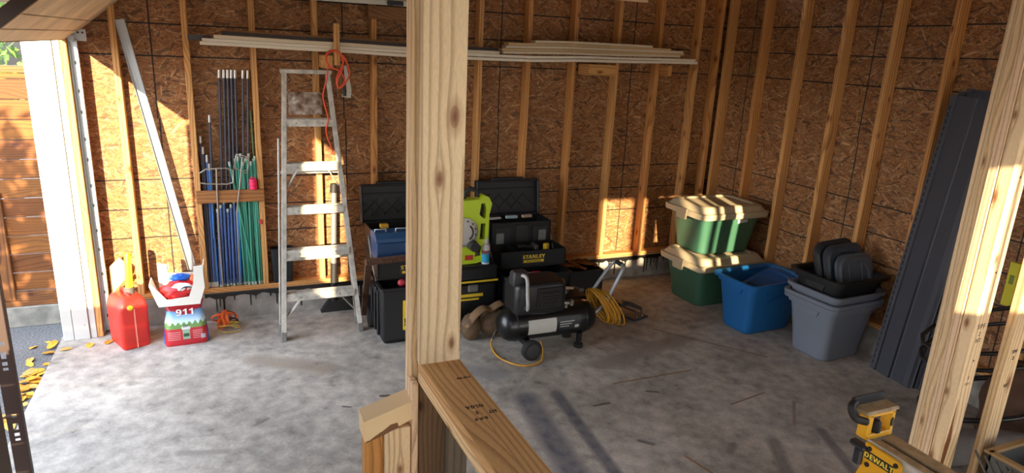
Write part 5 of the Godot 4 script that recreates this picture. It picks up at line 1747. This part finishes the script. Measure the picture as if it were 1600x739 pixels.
	for k in 6:
		var q := thing("wood_offcut", "tan wood offcut sticking out of the black crate behind the hose", "offcut", Vector3(2.66, 0.2, 0.28), 0.0, "offcuts in the black crate")
		mb = MB.new()
		mb.box(Vector3(-0.10 + k * 0.042, 0.055 + 0.012 * (k % 3), -0.05 + 0.03 * (k % 4)), Vector3(0.030, 0.016, 0.24), 0.002, Basis.from_euler(Vector3(-0.25 + 0.1 * (k % 3), 0.5 - 0.25 * (k % 4), 0.15 * (k % 2))))
		part(q, "stick", mb, M(hex("b58a5c") if k % 2 == 0 else hex("8f6440"), 0.7, 0, "pine_a"))
	# hand tools heaped between motor and crate
	var lab := ["pliers with tan grips heaped behind the compressor motor", "small drill with a brass collar heaped behind the compressor", "black clamp heaped between motor and yellow coil", "short pry bar with a worn handle behind the compressor tank"]
	for k in 4:
		var q := thing("hand_tool", lab[k], "hand tool", Vector3(2.21 + 0.035 * k, 0.20, 0.90))
		mb = MB.new()
		var bb := Basis.from_euler(Vector3(0.3 * k, 0.7 * k - 0.8, 0.5 - 0.3 * k))
		mb.tube([bb * Vector3(-0.07, 0, 0) + Vector3(0, 0.11, 0), bb * Vector3(0.03, 0.01, 0) + Vector3(0, 0.11, 0), bb * Vector3(0.09, -0.01, 0) + Vector3(0, 0.11, 0)], [0.013, 0.015, 0.010], 8)
		part(q, "grip", mb, M([hex("8a6b4c"), hex("3a3836"), hex("242423"), hex("5d3f2a")][k], 0.5))
		mb = MB.new()
		mb.box(bb * Vector3(-0.085, 0.0, 0) + Vector3(0, 0.11, 0), Vector3(0.04, 0.03, 0.02), 0.004, bb)
		part(q, "head", mb, M(hex("8a8378"), 0.35, 0.7))
	var cb := thing("tool_case", "low black case under the hand tools behind the compressor", "case", Vector3(2.27, 0, 0.84))
	mb = MB.new(cb.position)
	mb.box(Vector3(2.27, 0.135, 0.86), Vector3(0.27, 0.27, 0.20), 0.015)
	part(cb, "body", mb, blk)
	# flat machine on the floor right of the coil
	var ts := thing("tile_cutter", "dark tile cutter with thin rails lying on the slab right of the hose coil", "tile cutter", Vector3(2.84, 0, 0.70), 0.35)
	mb = MB.new()
	mb.box(Vector3(0, 0.008, 0), Vector3(0.17, 0.016, 0.46), 0.004)
	part(ts, "base", mb, M(hex("2c3140"), 0.5))
	for s in [-0.035, 0.035]:
		mb = MB.new()
		mb.tube([Vector3(s, 0.016, -0.21), Vector3(s, 0.065, -0.20), Vector3(s, 0.065, 0.19), Vector3(s, 0.016, 0.21)], 0.008, 8)
		part(ts, "rail", mb, M(hex("5f5d5c"), 0.3, 0.7))
	mb = MB.new()
	mb.box(Vector3(0, 0.075, 0.03), Vector3(0.10, 0.03, 0.07), 0.006)
	mb.tube([Vector3(0, 0.085, 0.03), Vector3(0.01, 0.10, 0.10), Vector3(0.03, 0.075, 0.20)], 0.011, 8)
	part(ts, "carriage", mb, M(hex("35302c"), 0.5))

# ------------------------------------------------------------------ totes
func tote(called: String, label: String, at: Vector3, turn: float, hx: float, hz: float, h: float, m: Material, group := "") -> Node3D:
	var o := thing(called, label, "storage tote", at, turn, group)
	var mb := MB.new()
	var rr := []
	var tp := 0.048
	for q in [[-tp - 0.012, 0.0], [-tp, 0.014], [-0.012, h * 0.86], [0.006, h * 0.865], [0.010, h - 0.030], [0.030, h - 0.026], [0.032, h - 0.004], [0.027, h], [0.010, h - 0.002], [-0.002, h - 0.02], [-tp - 0.004, 0.012]]:
		rr.append(rrect(hx - 0.03 + q[0], hz - 0.03 + q[0], 0.055, q[1]))
	mb.loft(rr, true, true, true, 1, true)
	var sh := part(o, "shell", mb, m)
	for s in [-1, 1]:
		# grips on the ends and a stiffening shoulder on each long side
		mb = MB.new()
		mb.prism([Vector2(-0.085, h * 0.865), Vector2(0.085, h * 0.865), Vector2(0.065, h * 0.76), Vector2(-0.065, h * 0.76)], 0.010, Transform3D(Basis(Vector3.UP, PI / 2), Vector3(s * (hx - 0.042), 0, 0)))
		part(sh, "grip", mb, m)
		mb = MB.new()
		mb.prism([Vector2(-hx * 0.42, h * 0.87), Vector2(hx * 0.42, h * 0.87), Vector2(hx * 0.36, h * 0.74), Vector2(-hx * 0.36, h * 0.74)], 0.008, Transform3D(Basis.IDENTITY, Vector3(0, 0, s * (hz - 0.044))))
		part(sh, "shoulder", mb, m)
	return o

func tote_lid(o: Node3D, hx: float, hz: float, y: float, m: Material) -> void:
	var mb := MB.new()
	var rr := []
	for q in [[0.010, y - 0.035], [0.014, y - 0.034], [0.018, y + 0.012], [-0.004, y + 0.016], [-0.030, y + 0.055], [-0.045, y + 0.062], [-0.075, y + 0.062], [-0.085, y + 0.050]]:
		rr.append(rrect(hx + q[0], hz + q[0], 0.06, q[1]))
	mb.loft(rr, true, true, true, 1, true)
	part(o, "lid", mb, m)
	for s in [-1, 1]:
		mb = MB.new()
		mb.prism([Vector2(-0.07, y + 0.02), Vector2(0.07, y + 0.02), Vector2(0.055, y - 0.07), Vector2(-0.055, y - 0.07)], 0.009, Transform3D(Basis(Vector3.UP, PI / 2), Vector3(s * (hx + 0.020), 0, 0)))
		part(o, "clasp", mb, m)

func loose_lid(called: String, label: String, hx: float, hz: float, t: Transform3D, m: Material, group := "") -> void:
	var o := thing(called, label, "tote lid", t.origin, 0.0, group)
	o.basis = t.basis
	var mb := MB.new()
	var rr := []
	for q in [[0.0, -0.012], [0.004, -0.010], [0.004, 0.010], [-0.010, 0.014], [-0.024, 0.024], [-0.05, 0.024], [-0.06, 0.016]]:
		rr.append(rrect(hx + q[0], hz + q[0], 0.085, q[1], Vector3(0, 0, 0), 7))
	mb.loft(rr, true, true, true, 1, true)
	part(o, "panel", mb, m)
	mb = MB.new()
	for s in [-1, 1]:
		mb.box(Vector3(s * hx * 0.35, 0.018, 0), Vector3(0.02, 0.008, hz * 1.3), 0.003)
	part(o, "rib", mb, m)

func build_totes() -> void:
	var grn := M(hex("38604a"), 0.42)
	var tan := M(hex("b3a283"), 0.45)
	var l := tote("green_tote", "green storage tote with a tan lid, lower of the stacked pair", Vector3(3.785, 0, 0.63), 0.03, 0.345, 0.265, 0.36, grn, "green totes")
	tote_lid(l, 0.345, 0.265, 0.365, tan)
	var u := tote("green_tote", "green storage tote with a tan lid, upper of the stacked pair", Vector3(3.80, 0.43, 0.58), 0.0, 0.335, 0.255, 0.345, grn, "green totes")
	tote_lid(u, 0.335, 0.255, 0.35, tan)
	var mb := MB.new()
	mb.box(Vector3(0.10, 0.285, 0.2215), Vector3(0.10, 0.035, 0.003), 0.001, Basis(Vector3(0, 0, 1), 0.08))
	part(u, "white_sticker", mb, M(hex("b9b8b0"), 0.5))
	var b := tote("blue_tote", "bright blue open storage tote between the green and grey totes", Vector3(3.735, 0, 1.265), 0.06, 0.31, 0.215, 0.42, M(hex("175a92"), 0.4))
	mb = MB.new()
	mb.box(Vector3(0.20, 0.26, 0.1835), Vector3(0.055, 0.10, 0.004), 0.001, Basis(Vector3.RIGHT, 0.11))
	part(b, "paper_label", mb, M(hex("9fb0c4"), 0.5))
	loose_lid("tote_cover", "blue tote lid tipped inside the open blue tote", 0.22, 0.16, Transform3D(Basis.from_euler(Vector3(0.10, 0.1, 0.30)), Vector3(3.80, 0.325, 1.27)), M(hex("174f88"), 0.4))
	var gry := M(hex("6f7580"), 0.42)
	var bx := 3.885
	var bz := 1.80
	tote("grey_tote", "grey storage tote standing on the slab, lowest of the nested stack", Vector3(bx, 0, bz), 0.05, 0.262, 0.225, 0.42, gry, "grey nested totes")
	tote("grey_tote", "grey storage tote nested second from the bottom of the stack", Vector3(bx, 0.028, bz), 0.05, 0.264, 0.227, 0.42, gry, "grey nested totes")
	tote("grey_tote", "grey storage tote nested just below the black tote, topmost grey one", Vector3(bx + 0.005, 0.085, bz + 0.005), 0.05, 0.259, 0.222, 0.42, gry, "grey nested totes")
	tote("black_tote", "black storage tote nested on top of the grey totes", Vector3(bx + 0.01, 0.19, bz), 0.05, 0.257, 0.22, 0.42, M(hex("17181a"), 0.5))
	var lidc := [M(hex("2b2d31"), 0.4), M(hex("3a4048"), 0.4), M(hex("525a64"), 0.4)]
	var labels := ["dark grey tote lid, rearmost of three standing in the black tote", "dark grey tote lid, middle of three standing in the black tote", "grey tote lid, frontmost of three standing in the black tote"]
	for k in 3:
		var q: Array = [[3.925, 0.635, 1.735, 0.30], [3.945, 0.62, 1.795, 0.26], [3.982, 0.565, 1.865, 0.30]][k]
		var bs := Basis(Vector3.UP, -0.10 + 0.04 * k) * Basis(Vector3(0, 0, 1), 0.12 - 0.05 * k) * Basis(Vector3.RIGHT, PI / 2 - q[3])
		loose_lid("tote_cover", labels[k], 0.165, 0.17, Transform3D(bs, Vector3(q[0], q[1], q[2])), lidc[k], "lids in the black tote")

# ------------------------------------------------------------------ right-hand side
func build_right_things() -> void:
	# siding planks on end against the studs
	var dm := M(hex("3b3c44"), 0.5)
	var labs := ["dark grey siding plank leaning on the studs, front one of three", "dark grey siding plank leaning on the studs, middle of three", "dark grey siding plank leaning on the studs, rear one of three"]
	for k in 3:
		var base := Vector3(3.985 + 0.035 * k, 0.0, 2.265 + 0.03 * k)
		var top := Vector3(4.098 + 0.020 * k, 1.845 + 0.02 * k, 2.345 + 0.03 * k)
		var o := thing("siding_plank", labs[k], "siding plank", base, 0.0, "siding planks")
		var up := (top - base).normalized()
		var nr := Vector3(-1, 0, 0)
		nr = (nr - up * nr.dot(up)).normalized()
		var sd := up.cross(nr).normalized()
		var bs := Basis(sd, up, nr)          # x across the plank, y along, z out of the wall
		if sd.z < 0:
			bs = Basis(-sd, up, -nr)
		var len := base.distance_to(top)
		# profile across the plank: nail hem, butt, two flats
		var out := 1.0 if (bs.z.x < 0) else -1.0
		var pr := [[-0.160, 0.004], [-0.128, 0.004], [-0.122, 0.014], [-0.114, 0.014], [-0.110, 0.003], [-0.02, 0.016], [-0.006, 0.018], [0.0, 0.003], [0.008, 0.002], [0.10, 0.016], [0.135, 0.018], [0.150, 0.003], [0.158, 0.002]]
		var poly := []
		for q in pr:
			poly.append(Vector2(q[0], q[1] * out))
		for i in range(pr.size() - 1, -1, -1):
			poly.append(Vector2(pr[i][0], (pr[i][1] - 0.0022) * out))
		var mb := MB.new()
		mb.prism(poly, len / 2, Transform3D(Basis(bs.x, bs.z, bs.x.cross(bs.z)), up * len / 2))
		var pl := part(o, "panel", mb, dm)
		if k == 0:
			mb = MB.new()
			var y := 0.05
			while y < len - 0.06:
				mb.box(bs.x * -0.145 + bs.z * (0.0055 * out) + up * y, Vector3(0.008, 0.026, 0.002), 0, bs)
				y += 0.042
			var sl := part(pl, "nail_slots", mb, M(hex("0f0f12"), 0.7))
			sl.set_meta("kind", "stuff")
	# yellow level on the wall behind the posts
	var lv := thing("spirit_level", "yellow spirit level hanging upright on the wall behind the raw studs", "level", Vector3(4.236, 0.655, 2.70))
	var mb := MB.new(lv.position)
	mb.box(Vector3(4.236, 0.79, 2.700), Vector3(0.022, 0.27, 0.058), 0.003)
	var lbd := part(lv, "body", mb, M(hex("d3c81f"), 0.45))
	mb = MB.new(lv.position)
	mb.box(Vector3(4.236, 0.82, 2.700), Vector3(0.026, 0.06, 0.03), 0.004)
	part(lbd, "vial", mb, M(hex("7d8a2a"), 0.3))
	# hoses, paper and cloth heaped behind the studs
	var bh := M(hex("19191b"), 0.35)
	var lab := ["black rubber hose in loose loops, upper one behind the single stud", "black rubber hose in loose loops, lower one behind the single stud"]
	for k in 2:
		var h := thing("rubber_hose", lab[k], "hose", Vector3(3.75, 0.2, 3.0))
		mb = MB.new(h.position)
		var pts := []
		for i in 36:
			var th := i * 0.42
			pts.append(Vector3(3.72 + cos(th) * (0.30 + 0.04 * sin(i * 0.31)) + 0.1 * k, (0.52 if k == 0 else 0.25) + 0.12 * sin(th + 0.6) + 0.006 * i * (1 - k), 2.95 + sin(th) * 0.30))
		mb.tube(pts, 0.011 if k == 0 else 0.013, 8)
		part(h, "hose", mb, bh)
	var kb := thing("paper_sack", "brown paper sack slumped behind the single stud", "paper sack", Vector3(3.82, 0, 3.0))
	mb = MB.new(kb.position)
	mb.blob(Vector3(3.90, 0.24, 3.10), Vector3(0.20, 0.28, 0.20), 0.35, 51, 26)
	part(kb, "sack", mb, tri_mat(hex("5f4230"), 0.85, 0, "mottle", 2.0))
	var gc := thing("canvas_roll", "grey canvas roll lying against the paper sack", "canvas", Vector3(3.52, 0, 3.2))
	mb = MB.new(gc.position)
	mb.tube(spline([Vector3(3.30, 0.09, 3.06), Vector3(3.46, 0.16, 3.18), Vector3(3.62, 0.17, 3.30), Vector3(3.74, 0.09, 3.36)], 5), 0.085, 14)
	part(gc, "roll", mb, tri_mat(hex("77706a"), 0.9, 0, "mottle", 2.0))
	var bx := thing("cardboard_box", "closed brown cardboard box behind the hoses near the wall", "box", Vector3(3.95, 0, 3.62))
	mb = MB.new(bx.position)
	mb.box(Vector3(3.95, 0.20, 3.62), Vector3(0.36, 0.40, 0.34), 0.006, Basis(Vector3.UP, 0.3))
	part(bx, "carton", mb, M(hex("7a4a33"), 0.85))
	# grey ribbed crate in the corner of the frame
	var cr := thing("grey_crate", "grey plastic crate with a diamond grid beside the single stud", "crate", Vector3(3.03, 0, 3.62))
	var gm := M(hex("55524e"), 0.6)
	mb = MB.new(cr.position)
	mb.tray(Vector3(2.905, 0.0, 3.495), Vector3(3.22, 0.44, 3.86), 0.014)
	part(cr, "shell", mb, gm)
	mb = MB.new(cr.position)
	mb.box(Vector3(3.06, 0.446, 3.497), Vector3(0.34, 0.014, 0.034), 0.004)
	mb.box(Vector3(2.907, 0.446, 3.68), Vector3(0.034, 0.014, 0.37), 0.004)
	part(cr, "rim", mb, M(hex("9a7a4e"), 0.7))
	for i in 9:
		for sg in [-1, 1]:
			mb = MB.new(cr.position)
			mb.box(Vector3(2.901, 0.33, 3.52 + i * 0.042), Vector3(0.010, 0.24, 0.007), 0.001, Basis(Vector3.RIGHT, sg * 0.7))
			part(cr, "grid_bar", mb, gm)
	build_saw_stand()

func build_saw_stand() -> void:
	var o := thing("saw_stand", "yellow mitre saw stand with a worn beam and end support", "saw stand", Vector3(1.91, 0, 4.1))
	var p := o.position
	var yel := M(hex("e0a318"), 0.45)
	var dark := M(hex("181614"), 0.6)
	var worn := tri_mat(hex("b3946a"), 0.55, 0.1, "mottle", 4.0)
	var bb := Basis(Vector3.UP, 0.05)
	var c := Vector3(1.912, 0, 4.19)
	var mb := MB.new(p)
	mb.box(Vector3(1.882, 0.815, 4.20), Vector3(0.046, 0.034, 1.04), 0.005)
	mb.box(Vector3(1.950, 0.815, 4.20), Vector3(0.048, 0.034, 1.04), 0.005)
	var beam := part(o, "beam", mb, worn)
	mb = MB.new(p)
	mb.box(Vector3(1.914, 0.805, 4.20), Vector3(0.024, 0.03, 1.04), 0.002)
	part(o, "slot_channel", mb, M(hex("55585e"), 0.35, 0.6))
	mb = MB.new(p)
	mb.box(Vector3(1.857, 0.817, 4.20), Vector3(0.006, 0.040, 1.04), 0.002)
	mb.box(Vector3(1.857, 0.780, 4.20), Vector3(0.008, 0.012, 1.04), 0.002)
	mb.box(Vector3(1.914, 0.765, 4.20), Vector3(0.11, 0.07, 1.03), 0.003)
	part(o, "side_rail", mb, alu)
	# name plate with lettering on the flank
	mb = MB.new(p)
	mb.prism([Vector2(-3.688, 0.834), Vector2(-3.800, 0.832), Vector2(-3.814, 0.822), Vector2(-3.816, 0.802), Vector2(-3.802, 0.776), Vector2(-3.86, 0.62), Vector2(-3.66, 0.60), Vector2(-3.672, 0.70), Vector2(-3.690, 0.76)], 0.006, Transform3D(Basis(Vector3(0, 0, -1), Vector3(0, 1, 0), Vector3(1, 0, 0)), Vector3(1.844, 0, 0)))
	var pl := part(o, "end_plate", mb, yel)
	mb = MB.new(p)
	mb.box(Vector3(1.8375, 0.796, 3.744), Vector3(0.002, 0.028, 0.100), 0.0)
	part(pl, "badge", mb, M(hex("1f1d1b"), 0.5))
	lettering(pl, "DEWALT", M(hex("f0d24a"), 0.45), 0.0175, Transform3D(Basis(Vector3(0, 0, 1), Vector3(0, 1, 0), Vector3(-1, 0, 0)), Vector3(1.836, 0.796, 3.744) - p), 800, 1.1)
	for q in [[3.706, 0.820], [3.800, 0.818], [3.708, 0.764]]:
		mb = MB.new(p)
		mb.cyl(Vector3(1.839, q[1], q[0]), Vector3(1.834, q[1], q[0]), 0.008, -1, 10)
		part(pl, "bolt", mb, dark)
	# end support: yellow box frame, worn board on top, dark stop
	mb = MB.new(p)
	mb.box(Vector3(1.864, 0.872, 3.655), Vector3(0.022, 0.092, 0.040), 0.004)
	mb.box(Vector3(1.966, 0.872, 3.655), Vector3(0.020, 0.092, 0.040), 0.004)
	mb.box(Vector3(1.914, 0.836, 3.655), Vector3(0.12, 0.020, 0.044), 0.004)
	mb.box(Vector3(1.914, 0.913, 3.655), Vector3(0.12, 0.012, 0.040), 0.003)
	var sup := part(o, "support_frame", mb, yel)
	mb = MB.new(p)
	mb.lathe([[0.018, 0.0], [0.020, 0.006], [0.018, 0.034], [0.012, 0.040]], Transform3D(Basis.IDENTITY, Vector3(1.905, 0.845, 3.66)), 12)
	part(sup, "knob", mb, dark)
	mb = MB.new(p)
	mb.prism([Vector2(-0.004, -0.018), Vector2(0.004, -0.018), Vector2(0.005, 0.004), Vector2(0.0, 0.014), Vector2(-0.005, 0.004)], 0.002, Transform3D(Basis.IDENTITY, Vector3(1.962, 0.88, 3.676)))
	part(sup, "keyhole", mb, dark)
	mb = MB.new(p)
	mb.box(Vector3(1.905, 0.926, 3.650), Vector3(0.150, 0.014, 0.062), 0.005)
	part(o, "support_board", mb, worn)
	mb = MB.new(p)
	mb.box(Vector3(1.900, 0.944, 3.622), Vector3(0.150, 0.034, 0.014), 0.005)
	mb.tube(spline([Vector3(1.838, 0.944, 3.624), Vector3(1.818, 0.936, 3.630), Vector3(1.812, 0.920, 3.640), Vector3(1.818, 0.903, 3.655), Vector3(1.850, 0.893, 3.668)], 4), 0.013, 8)
	part(o, "stop", mb, dark)
	mb = MB.new(p)
	mb.box(Vector3(1.838, 0.812, 3.668), Vector3(0.03, 0.02, 0.06), 0.006)
	mb.box(Vector3(1.836, 0.775, 3.674), Vector3(0.022, 0.06, 0.03), 0.006)
	part(o, "clamp_lever", mb, M(hex("23262c"), 0.4))
	for q in [[1.85, 3.95, -0.25, -0.15], [1.97, 3.95, 0.30, -0.15], [1.85, 4.62, -0.25, 0.1], [1.97, 4.62, 0.30, 0.1]]:
		mb = MB.new(p)
		mb.cyl(Vector3(q[0], 0.76, q[1]), Vector3(q[0] + q[2], 0.0, q[1] + q[3]), 0.018, -1, 12)
		part(o, "leg", mb, alu)

func _ready() -> void:
	rng.seed = 20
	# camera
	var cam := Camera3D.new()
	cam.name = "camera"
	add_child(cam)
	cam.transform = Transform3D(Basis(Vector3(0.91989, 0.04598, 0.38943), Vector3(0.06517, 0.96146, -0.26717), Vector3(-0.38671, 0.27114, 0.88146)).orthonormalized(), Vector3(0, 2.0014, 4.9664))
	cam.fov = 38.93
	cam.near = 0.05
	cam.current = true
	# sky, sun, exposure
	var sky := Sky.new()
	var ps := ProceduralSkyMaterial.new()
	ps.sky_top_color = Color(0.64, 0.71, 0.80)
	ps.sky_horizon_color = Color(0.91, 0.90, 0.88)
	ps.ground_bottom_color = Color(0.35, 0.34, 0.33)
	ps.ground_horizon_color = Color(0.55, 0.54, 0.52)
	ps.sky_energy_multiplier = 2.3
	ps.ground_energy_multiplier = 1.0
	sky.sky_material = ps
	var env := Environment.new()
	env.background_mode = Environment.BG_SKY
	env.sky = sky
	env.tonemap_mode = Environment.TONE_MAPPER_LINEAR
	env.tonemap_exposure = 2.05
	env.sdfgi_enabled = true
	env.ssao_enabled = true
	env.ssil_enabled = true
	var we := WorldEnvironment.new()
	we.name = "environment"
	we.environment = env
	add_child(we)
	var sun := DirectionalLight3D.new()
	sun.name = "sun"
	sun.light_color = Color(1.0, 0.91, 0.76)
	sun.light_energy = 3.4
	sun.light_angular_distance = 0.53
	sun.shadow_enabled = true
	add_child(sun)
	sun.look_at_from_position(Vector3.ZERO, Vector3(0.34, -0.27, -1.0))

	make_osb()
	make_pine("pine_a", 5, 3, 0.20)
	make_pine("pine_w", 3, 7, 0.28)
	make_pine("pine_n", 4, 9, 0.17, Color8(244, 222, 184))
	make_pine("pine_k", 5, 21, 0.15, Color8(244, 222, 182), 10.0, 1.35)
	soft_noise("mottle", 5, 0.02, Color(0.72, 0.72, 0.72), Color(1, 1, 1))
	soft_noise("grit", 8, 0.12, Color(0.45, 0.45, 0.45), Color(1, 1, 1))
	soft_noise("rust", 15, 0.03, Color(0.30, 0.16, 0.08), Color(1.0, 1.0, 0.95))
	soft_noise("rustplain", 16, 0.05, Color(0.55, 0.5, 0.45), Color(1, 1, 1))
	make_slab()
	make_bag()
	osb_m = M(hex("dfdad6"), 0.7, 0, "osb")
	stud_m = [M(hex("f2d4ac"), 0.7, 0, "pine_a"), M(hex("ecc89c"), 0.7, 0, "pine_a"), M(hex("f6dab4"), 0.7, 0, "pine_a")]
	new_m = [M(hex("fff4e6"), 0.65, 0, "pine_n"), M(hex("faecd8"), 0.65, 0, "pine_n"), M(hex("fff0ea"), 0.65, 0, "pine_n")]
	blk = M(hex("0d0d0e"), 0.5)
	galv = M(hex("b7babb"), 0.38, 0.75)
	alu = tri_mat(hex("d8d1c2"), 0.5, 0.15, "mottle", 3.0)

	build_shell()
	build_door()
	build_partition()
	build_outside()
	build_left_things()
	build_rods()
	build_ladder()
	build_lumber()
	build_tools()
	build_compressor()
	build_totes()
	build_right_things()
